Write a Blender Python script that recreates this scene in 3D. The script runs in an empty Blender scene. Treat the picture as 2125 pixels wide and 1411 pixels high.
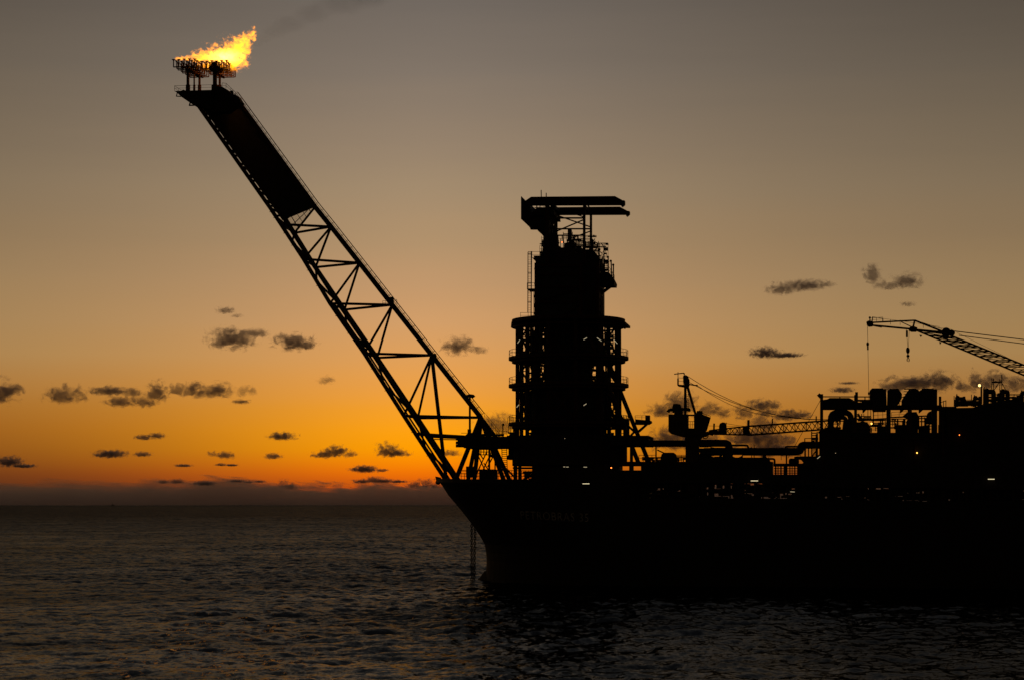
import bpy, bmesh, math, random
import numpy as np
from mathutils import Vector

R = math.radians
scene = bpy.context.scene
COL = scene.collection

# ------------------------------------------------------------------ camera
F = 4132.0                       # focal length in photo pixels (photo is 2125 wide)
TILT = math.atan(340.5 / F)
CAMPOS = Vector((0, 0, 20))
cam_d = bpy.data.cameras.new('camera')
cam = bpy.data.objects.new('camera', cam_d)
COL.objects.link(cam)
cam_d.sensor_width = 36
cam_d.lens = 36 * F / 2125
cam_d.clip_start = 1
cam_d.clip_end = 400000
cam.location = CAMPOS
cam.rotation_euler = (R(90) + TILT, 0, 0)
scene.camera = cam

scene.view_settings.view_transform = 'Standard'
scene.view_settings.look = 'None'
scene.view_settings.exposure = 0
scene.view_settings.gamma = 1
scene.cycles.max_bounces = 5
scene.cycles.diffuse_bounces = 2
scene.cycles.glossy_bounces = 3
scene.cycles.volume_bounces = 3
scene.cycles.transparent_max_bounces = 24
scene.cycles.caustics_reflective = False
scene.cycles.sample_clamp_indirect = 3

# ------------------------------------------------------------------ sky
SUNAZ = math.atan((880 - 1062.5) / F)          # the sun's bearing, from +Y towards +X


def lin(c):
    return tuple(((x / 255) / 12.92 if x / 255 <= 0.04045 else ((x / 255 + 0.055) / 1.055) ** 2.4) for x in c)


NEAR = [(0.0, (118, 58, 34)), (0.45, (196, 80, 16)), (0.85, (240, 112, 6)), (1.2, (251, 138, 3)), (1.6, (255, 158, 2)),
        (2.1, (255, 162, 18)), (2.7, (247, 161, 42)), (3.4, (236, 160, 70)), (4.2, (224, 160, 90)), (5.2, (210, 158, 105)), (6.4, (193, 151, 108)),
        (7.6, (177, 145, 108)), (9.0, (163, 139, 110)), (10.3, (150, 130, 108)), (12.3, (130, 117, 104)), (14.5, (112, 103, 95)),
        (18, (84, 80, 75)), (24, (62, 61, 60)), (32, (44, 44, 45)), (40, (32, 33, 36))]
FAR = [(0.0, (74, 46, 30)), (0.45, (80, 46, 26)), (0.85, (98, 54, 25)), (1.2, (120, 69, 26)), (1.6, (136, 80, 29)),
       (2.1, (150, 92, 34)), (2.7, (160, 106, 46)), (3.4, (167, 119, 62)), (4.2, (168, 131, 81)), (5.2, (162, 130, 86)), (6.4, (152, 125, 88)),
       (7.6, (139, 116, 86)), (9.0, (129, 111, 87)), (10.3, (118, 103, 83)), (12.3, (101, 90, 76)), (14.5, (84, 75, 65)),
       (18, (76, 70, 64)), (24, (60, 59, 58)), (32, (43, 43, 44)), (40, (32, 33, 36))]

world = bpy.data.worlds.new('World')
scene.world = world
world.use_nodes = True
nt = world.node_tree
nt.nodes.clear()


class G:
    """small node-graph writer"""
    def __init__(s, tree):
        s.t = tree

    def n(s, kind, **kw):
        nd = s.t.nodes.new(kind)
        for k, v in kw.items():
            setattr(nd, k, v)
        return nd

    def put(s, sock, v):
        if isinstance(v, (int, float)):
            sock.default_value = v
        elif isinstance(v, (tuple, list)):
            sock.default_value = v
        else:
            s.t.links.new(v, sock)

    def m(s, op, a, b=None, c=None, clamp=False):
        nd = s.n('ShaderNodeMath', operation=op, use_clamp=clamp)
        s.put(nd.inputs[0], a)
        if b is not None:
            s.put(nd.inputs[1], b)
        if c is not None:
            s.put(nd.inputs[2], c)
        return nd.outputs[0]

    def v(s, op, a, b=None, out=0):
        nd = s.n('ShaderNodeVectorMath', operation=op)
        s.put(nd.inputs[0], a)
        if b is not None:
            s.put(nd.inputs[1], b)
        return nd.outputs[out]

    def mix(s, f, a, b, blend='MIX'):
        nd = s.n('ShaderNodeMix', data_type='RGBA', blend_type=blend)
        s.put(nd.inputs[0], f)
        s.put(nd.inputs[6], a)
        s.put(nd.inputs[7], b)
        return nd.outputs[2]

    def ramp(s, fac, stops, interp='LINEAR'):
        nd = s.n('ShaderNodeValToRGB')
        cr = nd.color_ramp
        cr.interpolation = interp
        while len(cr.elements) < len(stops):
            cr.elements.new(0.5)
        for e, (p, c) in zip(cr.elements, stops):
            e.position = p
            e.color = c if len(c) == 4 else tuple(c) + (1,)
        s.put(nd.inputs[0], fac)
        return nd.outputs[0]

    def noise(s, vec, scale, detail=5, rough=0.55, dist=0.0):
        nd = s.n('ShaderNodeTexNoise')
        s.put(nd.inputs['Vector'], vec)
        nd.inputs['Scale'].default_value = scale
        nd.inputs['Detail'].default_value = detail
        nd.inputs['Roughness'].default_value = rough
        nd.inputs['Distortion'].default_value = dist
        return nd.outputs[0]


g = G(nt)
tc = g.n('ShaderNodeTexCoord')
dirv = g.v('NORMALIZE', tc.outputs['Generated'])
sep = g.n('ShaderNodeSeparateXYZ')
g.put(sep.inputs[0], dirv)
X, Y, Z = sep.outputs
el = g.m('MULTIPLY', g.m('ARCSINE', Z), 180 / math.pi)
hl = g.m('SQRT', g.m('ADD', g.m('MULTIPLY', X, X), g.m('ADD', g.m('MULTIPLY', Y, Y), 1e-9)))
cosd = g.m('DIVIDE', g.m('ADD', g.m('MULTIPLY', X, math.sin(SUNAZ)), g.m('MULTIPLY', Y, math.cos(SUNAZ))), hl)
daz = g.m('MULTIPLY', g.m('ARCCOSINE', g.m('MINIMUM', g.m('MAXIMUM', cosd, -1), 1)), 180 / math.pi)
near = g.m('EXPONENT', g.m('MULTIPLY', g.m('POWER', g.m('DIVIDE', daz, g.m('MULTIPLY_ADD', g.m('MINIMUM', g.m('MAXIMUM', el, 0), 25), 0.3, 6.9)), 1.65), -1))
# thin high cirrus: a faint stretched mottling of the sky itself
cir = g.noise(g.v('MULTIPLY', dirv, (5, 5, 60)), 1.0, 5, 0.6)
cir2 = g.m('MULTIPLY_ADD', cir, 1.1, -0.55)
pos = g.m('DIVIDE', g.m('ADD', g.m('MAXIMUM', el, 0), g.m('MULTIPLY', cir2, g.m('MULTIPLY', g.m('MAXIMUM', el, 0), 0.06))), 40)
cn = g.ramp(pos, [(e / 40, lin(c)) for e, c in NEAR])
cf = g.ramp(pos, [(e / 40, lin(c)) for e, c in FAR])
sky = g.mix(near, cf, cn)
fade = g.ramp(g.m('DIVIDE', daz, 180), [(0, (1,) * 3), (30 / 180, (0.9,) * 3), (55 / 180, (0.42,) * 3), (85 / 180, (0.17,) * 3), (1, (0.14,) * 3)])
top = g.ramp(g.m('DIVIDE', el, 90), [(0, (1,) * 3), (0.44, (1,) * 3), (0.75, (0.35,) * 3), (1, (0.2,) * 3)])
# the azimuth fade closes up towards the zenith so there is no seam overhead
sky = g.mix(1.0, g.mix(1.0, sky, fade, 'MULTIPLY'), top, 'MULTIPLY')
bg = g.n('ShaderNodeBackground')
g.put(bg.inputs[0], sky)
bg.inputs[1].default_value = 1.0
out = g.n('ShaderNodeOutputWorld')
nt.links.new(bg.outputs[0], out.inputs[0])

# ------------------------------------------------------------------ sun, sunk behind the cloud bank
sd = bpy.data.lights.new('sun', 'SUN')
sd.energy = 0.05
sd.angle = R(0.5)
sd.color = (1.0, 0.45, 0.15)
sun = bpy.data.objects.new('sun', sd)
COL.objects.link(sun)
sun.rotation_euler = Vector((math.sin(SUNAZ) * math.cos(R(-0.4)), math.cos(SUNAZ) * math.cos(R(-0.4)), math.sin(R(-0.4)))).to_track_quat('Z', 'Y').to_euler()

# ------------------------------------------------------------------ frames of reference
FWD = Vector((0, math.cos(TILT), math.sin(TILT)))
UPV = Vector((0, -math.sin(TILT), math.cos(TILT)))


def ray(px, py):
    return FWD + Vector((1, 0, 0)) * ((px - 1062.5) / F) + UPV * ((705.5 - py) / F)


def far_at(px, py, d):
    """world point seen at px,py, d metres out to sea"""
    r = ray(px, py)
    return CAMPOS + r * (d / r.y)


YAW = R(9)
AX = Vector((math.cos(YAW), -math.sin(YAW), 0))     # towards the stern
LX = Vector((math.sin(YAW), math.cos(YAW), 0))      # across the ship, away from the viewer
_r = ray(1010, 1205)
ORG = CAMPOS + _r * (-CAMPOS.z / _r.z)              # foot of the stem at the waterline


def P(px, py, v=0.0):
    r = ray(px, py)
    return CAMPOS + r * ((v + (ORG - CAMPOS).dot(LX)) / r.dot(LX))


def S(u, v, z):
    return ORG + AX * u + LX * v + Vector((0, 0, z))


def UZ(px, py, v=0.0):
    p = P(px, py, v)
    return (p - ORG).dot(AX), p.z


MPX = 0.1245      # metres to a photo pixel at the ship


# ------------------------------------------------------------------ mesh writer
class MB:
    def __init__(s):
        s.v = []
        s.f = []
        s.cuts = []

    def add(s, vs, fs):
        o = len(s.v)
        s.cuts.append((o, len(s.f)))
        s.v += [tuple(q) for q in vs]
        s.f += [tuple(i + o for i in f) for f in fs]
        return s

    def slab(s, pts, v0, v1):
        """pixel outline laid on the ship plane v0 and carried back to v1"""
        a = [P(x, y, v0) for x, y in pts]
        b = [q + LX * (v1 - v0) for q in a]
        n = len(a)
        fs = [tuple(range(n)), tuple(range(2 * n - 1, n - 1, -1))]
        fs += [(i, i + n, (i + 1) % n + n, (i + 1) % n) for i in range(n)]
        return s.add(a + b, fs)

    def box(s, x0, y0, x1, y1, v0, v1):
        return s.slab([(x0, y0), (x1, y0), (x1, y1), (x0, y1)], v0, v1)

    def obox(s, c, a, b, d):
        """box from centre and three half-axis vectors"""
        vs = [c + a * i + b * j + d * k for k in (-1, 1) for j in (-1, 1) for i in (-1, 1)]
        return s.add(vs, [(0, 1, 3, 2), (4, 6, 7, 5), (0, 4, 5, 1), (2, 3, 7, 6), (0, 2, 6, 4), (1, 5, 7, 3)])

    def bar(s, p, q, w, h=None):
        p = Vector(p); q = Vector(q)
        d = (q - p)
        if d.length < 1e-6:
            return s
        x = d.normalized()
        ref = Vector((0, 0, 1)) if abs(x.z) < 0.95 else LX
        y = x.cross(ref).normalized()
        z = x.cross(y).normalized()
        return s.obox((p + q) / 2, d / 2, y * (w / 2), z * ((h or w) / 2))

    def tube(s, p, q, r, r2=None, n=8):
        p = Vector(p); q = Vector(q)
        d = q - p
        if d.length < 1e-6:
            return s
        x = d.normalized()
        ref = Vector((0, 0, 1)) if abs(x.z) < 0.95 else LX
        y = x.cross(ref).normalized()
        z = x.cross(y).normalized()
        r2 = r if r2 is None else r2
        vs = []
        for c, rr in ((p, r), (q, r2)):
            for i in range(n):
                t = 2 * math.pi * i / n
                vs.append(c + y * (rr * math.cos(t)) + z * (rr * math.sin(t)))
        fs = [(i, (i + 1) % n, (i + 1) % n + n, i + n) for i in range(n)]
        fs += [tuple(range(n - 1, -1, -1)), tuple(range(n, 2 * n))]
        return s.add(vs, fs)

    def ball(s, c, r, n=8, sz=1.0):
        c = Vector(c)
        vs = [c + Vector((0, 0, r * sz))]
        m = n // 2
        for j in range(1, m):
            a = math.pi * j / m
            for i in range(n):
                t = 2 * math.pi * i / n
                vs.append(c + Vector((r * math.sin(a) * math.cos(t), r * math.sin(a) * math.sin(t), r * sz * math.cos(a))))
        vs.append(c - Vector((0, 0, r * sz)))
        fs = [(0, 1 + i, 1 + (i + 1) % n) for i in range(n)]
        for j in range(m - 2):
            for i in range(n):
                a = 1 + j * n + i
                b = 1 + j * n + (i + 1) % n
                fs.append((a, a + n, b + n, b))
        e = len(vs) - 1
        k = 1 + (m - 2) * n
        fs += [(e, k + (i + 1) % n, k + i) for i in range(n)]
        return s.add(vs, fs)

    def path(s, pts, r, n=8):
        pts = [Vector(p) for p in pts]
        for a, b in zip(pts, pts[1:]):
            s.tube(a, b, r, n=n)
        for a in pts[1:-1]:
            s.ball(a, r, n=8)
        return s

    def arc(s, pts, r, bend=1.2, n=8):
        """pipe through pts with rounded corners"""
        pts = [Vector(p) for p in pts]
        o = [pts[0]]
        for i in range(1, len(pts) - 1):
            a, b, c = pts[i - 1], pts[i], pts[i + 1]
            da = (a - b); dc = (c - b)
            k = min(bend, da.length * 0.48, dc.length * 0.48)
            p0 = b + da.normalized() * k
            p1 = b + dc.normalized() * k
            for t in (0, .25, .5, .75, 1):
                o.append(p0 * (1 - t) ** 2 + b * 2 * t * (1 - t) + p1 * t * t)
        o.append(pts[-1])
        return s.path(o, r, n)

    def vessel(s, a, b, r):
        """cylinder with domed ends"""
        a = Vector(a); b = Vector(b)
        d = (b - a).normalized()
        k = r * 0.5
        s.tube(a, b, r, n=14)
        s.tube(a, a - d * k * .7, r, r * .75, n=14)
        s.tube(a - d * k * .7, a - d * k, r * .75, r * .3, n=14)
        s.tube(b, b + d * k * .7, r, r * .75, n=14)
        return s.tube(b + d * k * .7, b + d * k, r * .75, r * .3, n=14)

    def rail(s, pts, h=1.1, step=1.5, r=0.045, mid=True):
        pts = [Vector(p) for p in pts]
        up = Vector((0, 0, h))
        for a, b in zip(pts, pts[1:]):
            s.tube(a + up, b + up, r, n=4)
            if mid:
                s.tube(a + up * .5, b + up * .5, r * .8, n=4)
            n = max(1, round((b - a).length / step))
            for i in range(n + 1):
                q = a.lerp(b, i / n)
                s.tube(q, q + up, r, n=4)
        return s

    def ladder(s, a, b, w=0.5, step=0.5, r=0.05):
        a = Vector(a); b = Vector(b)
        k = AX * (w / 2)
        s.tube(a - k, b - k, r, n=4)
        s.tube(a + k, b + k, r, n=4)
        n = int((b - a).length / step)
        for i in range(1, n):
            q = a.lerp(b, i / n)
            s.tube(q - k, q + k, r * .8, n=4)
        return s

    def lattice(s, A, B, C, D, n, rc, rb):
        """four-chord box girder; A..D are (start, end) pairs"""
        ch = [[Vector(p).lerp(Vector(q), i / n) for i in range(n + 1)] for p, q in (A, B, C, D)]
        for c in ch:
            s.tube(c[0], c[-1], rc, n=6)
        for k in range(4):
            a = ch[k]; b = ch[(k + 1) % 4]
            for i in range(n):
                s.tube(a[i], b[i + 1] if i % 2 else b[i], rb, n=4)
                if i % 2:
                    s.tube(a[i], b[i - 1], rb, n=4)
        return s

    def split(s, name, mat, parent, every=1):
        """each piece of the mesh becomes a part of its own"""
        cuts = s.cuts + [(len(s.v), len(s.f))]
        o = None
        for i in range(0, len(cuts) - 1, every):
            a, b = cuts[i], cuts[min(i + every, len(cuts) - 1)]
            m = MB().add(s.v[a[0]:b[0]], [tuple(k - a[0] for k in f) for f in s.f[a[1]:b[1]]])
            o = m.build(name, mat, parent)
        return o

    def build(s, name, mat, parent=None, smooth=False):
        me = bpy.data.meshes.new(name)
        off = parent_origin(parent)
        me.from_pydata([(x - off.x, y - off.y, z - off.z) for x, y, z in s.v], [], s.f)
        if len(s.f) < 60000:
            b = bmesh.new()
            b.from_mesh(me)
            bmesh.ops.recalc_face_normals(b, faces=b.faces)
            b.to_mesh(me)
            b.free()
        me.materials.append(mat)
        if smooth:
            for p in me.polygons:
                p.use_smooth = True
        o = bpy.data.objects.new(name, me)
        COL.objects.link(o)
        if parent is not None:
            o.parent = parent
            if name in ('pipework', 'machinery', 'hoist_gear', 'valve_gear'):
                o['kind'] = 'stuff'
        return o


def parent_origin(o):
    v = Vector((0, 0, 0))
    while o is not None:
        v += o.location
        o = o.parent
    return v


def tag(o, label=None, cat=None, group=None, kind=None):
    if label:
        o['label'] = label
    if cat:
        o['category'] = cat
    if group:
        o['group'] = group
    if kind:
        o['kind'] = kind
    return o


def thing(name, loc, label, cat, group=None):
    o = bpy.data.objects.new(name, None)
    COL.objects.link(o)
    o.location = loc
    o.empty_display_size = 1
    return tag(o, label, cat, group)


# ------------------------------------------------------------------ materials
def paint(name, c1, c2=None, rough=0.7, scale=0.6, metal=0.0):
    m = bpy.data.materials.new(name)
    m.use_nodes = True
    gg = G(m.node_tree)
    b = m.node_tree.nodes['Principled BSDF']
    t = gg.n('ShaderNodeTexCoord')
    nz = gg.noise(t.outputs['Object'], scale, 6, 0.6)
    c2 = c2 or tuple(x * 0.6 for x in c1)
    gg.put(b.inputs['Base Color'], gg.ramp(nz, [(0.35, tuple(c1)), (0.65, tuple(c2))]))
    b.inputs['Roughness'].default_value = rough
    b.inputs['Metallic'].default_value = metal
    b.inputs['Specular IOR Level'].default_value = 0.25
    return m


def glow(name, col, s):
    m = bpy.data.materials.new(name)
    m.use_nodes = True
    gg = G(m.node_tree)
    m.node_tree.nodes.clear()
    e = gg.n('ShaderNodeEmission')
    e.inputs[0].default_value = tuple(col) + (1,)
    e.inputs[1].default_value = s
    o = gg.n('ShaderNodeOutputMaterial')
    m.node_tree.links.new(e.outputs[0], o.inputs[0])
    return m


M_HULL = paint('hull_paint', (0.028, 0.022, 0.02), (0.018, 0.015, 0.014), 0.6, 0.08)
M_WHITE = paint('white_lettering_paint', (0.7, 0.68, 0.62), (0.35, 0.33, 0.3), 0.7, 0.8)
M_DECK = paint('deck_paint', (0.05, 0.03, 0.022), None, 0.85, 0.3)
M_STEEL = paint('dark_steel', (0.045, 0.036, 0.03), None, 0.7, 0.7)
M_RUST = paint('rust_red_steel', (0.09, 0.035, 0.018), (0.05, 0.02, 0.012), 0.75, 0.5)
M_YEL = paint('faded_yellow_crane_paint', (0.12, 0.07, 0.018), (0.07, 0.035, 0.015), 0.7, 0.6)
M_GREY = paint('grey_vessel_paint', (0.07, 0.065, 0.06), None, 0.65, 0.4)
M_PIPE = paint('pipe_paint', (0.06, 0.055, 0.048), None, 0.6, 0.8)
M_CHAIN = paint('rusty_chain', (0.04, 0.025, 0.018), None, 0.85, 2.0)
M_BULB = paint('weathered_boot_paint', (0.42, 0.36, 0.22), (0.12, 0.1, 0.07), 0.8, 0.7)
M_LAMPW = glow('tube_light', (1.0, 0.85, 0.5), 0.95)
M_LAMPY = glow('sodium_light', (1.0, 0.5, 0.08), 4)
M_LAMPR = glow('red_light', (1.0, 0.2, 0.03), 4)
M_LAMPH = glow('floodlight', (1.0, 0.62, 0.2), 3)
M_LAMPD = glow('dim_tube_light', (1.0, 0.82, 0.5), 0.4)

rnd = random.Random(7)

# ------------------------------------------------------------------ sea
def ocean_tile(N, L, seed, wdir, lam_pk, hs, spread=2.0, lam_min=0.8):
    rg = np.random.default_rng(seed)
    k1 = 2 * np.pi * np.fft.fftfreq(N, L / N)
    kx, ky = np.meshgrid(k1, k1, indexing='ij')
    k = np.sqrt(kx ** 2 + ky ** 2)
    k[0, 0] = 1e9
    kp = 2 * np.pi / lam_pk
    Sx = np.exp(-1.25 * (kp / k) ** 2) / k ** 3.6 * np.exp(-(k * lam_min / (2 * np.pi)) ** 2)
    c = (kx * wdir[0] + ky * wdir[1]) / k
    Sx *= (0.12 + np.abs(c) ** spread) * np.where(c < 0, 0.25, 1.0)
    Hk = (rg.standard_normal((N, N)) + 1j * rg.standard_normal((N, N))) * np.sqrt(Sx)
    h = np.fft.ifft2(Hk)
    dx = np.real(np.fft.ifft2(1j * kx / k * Hk))
    dy = np.real(np.fft.ifft2(1j * ky / k * Hk))
    h = np.real(h)
    s = hs / 4 / h.std()
    return np.stack([-dx * s, -dy * s, h * s], -1), L


def sample(tile, x, y):
    a, L = tile
    N = a.shape[0]
    fx = (x / L * N) % N
    fy = (y / L * N) % N
    i = np.floor(fx).astype(int) % N
    j = np.floor(fy).astype(int) % N
    u = (fx - np.floor(fx))[..., None]
    v = (fy - np.floor(fy))[..., None]
    i2 = (i + 1) % N
    j2 = (j + 1) % N
    return (a[i, j] * (1 - u) + a[i2, j] * u) * (1 - v) + (a[i, j2] * (1 - u) + a[i2, j2] * u) * v


def build_sea():
    wd = (0.72, -0.69)
    T1 = ocean_tile(1024, 460.0, 3, wd, 18.0, 0.98, 1.6, 0.6)
    rs = [0.0, 4, 12, 25, 45, 70, 95, 115, 135, 150, 160, 168, 174, 179]
    r = 183.0
    while r < 640:
        rs.append(r)
        r += 0.62
    d = 0.7
    while r < 3200:
        rs.append(r)
        d = max(d * 1.004, 0.62)
        r += min(d, r * 0.004)
    while r < 300000:
        rs.append(r)
        r *= 1.06
    rs.append(300000.0)
    rs = np.array(rs)
    th = list(np.linspace(-19.5, 19.5, 820)) + list(np.linspace(22, 338, 60))
    th = np.radians(np.array(th))
    nr, nth = len(rs) - 1, len(th)
    RR, TT = np.meshgrid(rs[1:], th, indexing='ij')
    x = RR * np.sin(TT)
    y = RR * np.cos(TT)
    dsp = sample(T1, x, y)
    # long-crested groups: slow change of roughness over the surface
    amp = 1.0 + 0.22 * np.sin(x / 71 + 1.3 * np.sin(y / 160)) * np.sin(y / 57 + 0.7)
    fadef = np.clip((9000 - RR) / 7000, 0.0, 1.0)
    # the ship gives a lee: calmer water along the near side of the hull
    vv = (x - ORG.x) * LX.x + (y - ORG.y) * LX.y
    uu = (x - ORG.x) * AX.x + (y - ORG.y) * AX.y
    lee = 1 - 0.68 * np.exp(-(np.clip(-(vv + 26), 0, None) / 75) ** 2) * np.clip((uu + 5) / 45, 0, 1) * np.clip((vv * -1 + 40) / 20, 0, 1)
    a = amp * fadef * lee
    wide = np.clip(1.2 - np.abs(((TT + np.pi) % (2 * np.pi)) - np.pi) / np.radians(24), 0.3, 1)
    vx = x + dsp[..., 0] * a * 1.1 * np.clip((2000 - RR) / 1500, 0, 1)
    vy = y + dsp[..., 1] * a * 1.1 * np.clip((2000 - RR) / 1500, 0, 1)
    vz = dsp[..., 2] * a * wide
    co = np.stack([vx, vy, vz], -1).reshape(-1, 3)
    co = np.vstack([co, [[0, 0, 0]]]).astype(np.float32)
    i = np.arange(nr - 1)[:, None]
    j = np.arange(nth)[None, :]
    j2 = (j + 1) % nth
    q = np.stack([i * nth + j, i * nth + j2 + 0 * i, (i + 1) * nth + j2, (i + 1) * nth + j], -1).reshape(-1, 4)[:, ::-1]
    cidx = nr * nth
    tri = np.stack([np.full(nth, cidx), (np.arange(nth) + 1) % nth, np.arange(nth)], -1)
    me = bpy.data.meshes.new('sea')
    me.vertices.add(len(co))
    me.vertices.foreach_set('co', co.ravel())
    loops = np.concatenate([q.ravel(), tri.ravel()])
    me.loops.add(len(loops))
    me.loops.foreach_set('vertex_index', loops.astype(np.int32))
    npol = len(q) + len(tri)
    me.polygons.add(npol)
    st = np.concatenate([np.arange(len(q)) * 4, len(q) * 4 + np.arange(len(tri)) * 3])
    me.polygons.foreach_set('loop_start', st.astype(np.int32))
    me.polygons.foreach_set('use_smooth', np.ones(npol, dtype=bool))
    me.update(calc_edges=True)
    me.validate()
    m = bpy.data.materials.new('sea_water')
    m.use_nodes = True
    gg = G(m.node_tree)
    m.node_tree.nodes.clear()
    t = gg.n('ShaderNodeTexCoord')
    geo = gg.n('ShaderNodeNewGeometry')
    dist = gg.v('DISTANCE', geo.outputs['Position'], (0, 0, 20), out=1)

    def slopes(scale, detail, rough):
        nd = gg.n('ShaderNodeTexNoise')
        gg.put(nd.inputs['Vector'], gg.v('MULTIPLY', t.outputs['Object'], (1, 1, 0)))
        nd.inputs['Scale'].default_value = scale
        nd.inputs['Detail'].default_value = detail
        nd.inputs['Roughness'].default_value = rough
        nd.inputs['Distortion'].default_value = 0.4
        return gg.v('SUBTRACT', nd.outputs['Color'], (0.5, 0.5, 0.5))

    chop = gg.v('MULTIPLY', slopes(0.9, 4, 0.75), (0.8, 0.8, 0))
    vdot = gg.m('SUBTRACT', gg.v('DOT_PRODUCT', geo.outputs['Position'], tuple(LX), out=1), ORG.dot(LX))
    udot = gg.m('SUBTRACT', gg.v('DOT_PRODUCT', geo.outputs['Position'], tuple(AX), out=1), ORG.dot(AX))
    nearh = gg.m('DIVIDE', gg.m('MAXIMUM', gg.m('MULTIPLY_ADD', vdot, -1, -26), 0), 75)
    shel = gg.m('MULTIPLY', gg.m('EXPONENT', gg.m('MULTIPLY', gg.m('MULTIPLY', nearh, nearh), -1)), gg.m('DIVIDE', gg.m('ADD', udot, 5), 45, clamp=True))
    shel = gg.m('MULTIPLY', shel, gg.m('LESS_THAN', vdot, 0))
    chop = gg.v('SCALE', chop)
    gg.put(chop.node.inputs['Scale'], gg.m('MULTIPLY_ADD', shel, -0.68, 1.0))
    farw = gg.m('MINIMUM', gg.m('DIVIDE', dist, 3500), 1.0)
    swell = gg.v('SCALE', gg.v('MULTIPLY', slopes(0.11, 4, 0.7), (3.2, 3.2, 0)))
    gg.put(swell.node.inputs['Scale'], farw)
    nn = gg.v('NORMALIZE', gg.v('ADD', geo.outputs['Normal'], gg.v('ADD', chop, swell)))
    fr = gg.n('ShaderNodeFresnel')
    fr.inputs[0].default_value = 1.333
    gg.put(fr.inputs[1], nn)
    # facets of a rough sea hide one another at low angles: less of the sky comes back the farther one looks
    keep = gg.m('MULTIPLY_ADD', gg.m('SQRT', farw), -0.14, 0.225)
    gust = gg.noise(gg.v('MULTIPLY', t.outputs['Object'], (0.012, 0.016, 0)), 1.0, 5, 0.62, 0.6)
    keep = gg.m('MULTIPLY', keep, gg.m('MULTIPLY_ADD', gust, 2.2, -0.1))
    gl = gg.n('ShaderNodeBsdfGlossy')
    gg.put(gl.inputs['Roughness'], gg.m('MINIMUM', gg.m('MULTIPLY_ADD', dist, 1 / 9000, 0.06), 0.25))
    gl.inputs[0].default_value = (0.95, 0.96, 0.97, 1)
    gg.put(gl.inputs['Normal'], nn)
    df = gg.n('ShaderNodeBsdfDiffuse')
    df.inputs[0].default_value = (0.0025, 0.003, 0.003, 1)
    mx = gg.n('ShaderNodeMixShader')
    gg.put(mx.inputs[0], gg.m('MULTIPLY', fr.outputs[0], keep))
    m.node_tree.links.new(df.outputs[0], mx.inputs[1])
    m.node_tree.links.new(gl.outputs[0], mx.inputs[2])
    o_ = gg.n('ShaderNodeOutputMaterial')
    m.node_tree.links.new(mx.outputs[0], o_.inputs[0])
    me.materials.append(m)
    o = bpy.data.objects.new('sea', me)
    COL.objects.link(o)
    tag(o, 'dark choppy sea reflecting the dusk sky', None, None, 'structure')
    return o


build_sea()

# ------------------------------------------------------------------ clouds
def cloud_material(name, blobs, dens, nscale, amp, col, detail=5, step=0.5, seed=0.0, aniso=0.0, flat=None):
    """blobs: list of (centre, radii) in object space metres"""
    m = bpy.data.materials.new(name)
    m.use_nodes = True
    gg = G(m.node_tree)
    m.node_tree.nodes.clear()
    t = gg.n('ShaderNodeTexCoord')
    p = t.outputs['Object']
    best = None
    for c, r in blobs:
        q = gg.v('DIVIDE', gg.v('SUBTRACT', p, tuple(c)), tuple(r))
        if flat:
            qs = gg.n('ShaderNodeSeparateXYZ')
            gg.put(qs.inputs[0], q)
            qc = gg.n('ShaderNodeCombineXYZ')
            gg.put(qc.inputs[0], qs.outputs[0])
            gg.put(qc.inputs[1], qs.outputs[1])
            gg.put(qc.inputs[2], gg.m('MAXIMUM', qs.outputs[2], gg.m('MULTIPLY', qs.outputs[2], flat)))
            gg.put(qc.inputs[2], gg.m('ADD', gg.m('MAXIMUM', qs.outputs[2], 0.0), gg.m('MULTIPLY', gg.m('MINIMUM', qs.outputs[2], 0.0), flat)))
            q = qc.outputs[0]
        f = gg.m('SUBTRACT', 1.0, gg.v('LENGTH', q, out=1))
        best = f if best is None else gg.m('SMOOTH_MAX', best, f, 0.5)
    nz = gg.noise(gg.v('ADD', gg.v('MULTIPLY', p, (nscale, nscale, nscale * 1.25)), (seed, seed * 1.7, seed * 0.3)), 1.0, detail, 0.6, 0.7)
    f = gg.m('ADD', best, gg.m('MULTIPLY', gg.m('SUBTRACT', nz, 0.54), amp))
    d = gg.m('MULTIPLY', gg.m('SMOOTH_MIN', gg.m('MAXIMUM', gg.m('MULTIPLY', f, 2.6), 0.0), 1.0, 0.1), dens)
    pv = gg.n('ShaderNodeVolumePrincipled')
    pv.inputs['Color'].default_value = tuple(col) + (1,)
    gg.put(pv.inputs['Density'], gg.m('MAXIMUM', d, 0.0))
    pv.inputs['Anisotropy'].default_value = aniso
    o = gg.n('ShaderNodeOutputMaterial')
    m.node_tree.links.new(pv.outputs[0], o.inputs['Volume'])
    m.cycles.volume_step_rate = step
    return m


CLOUDGRP = 'small dark clouds drifting across the sunset sky'


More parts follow.
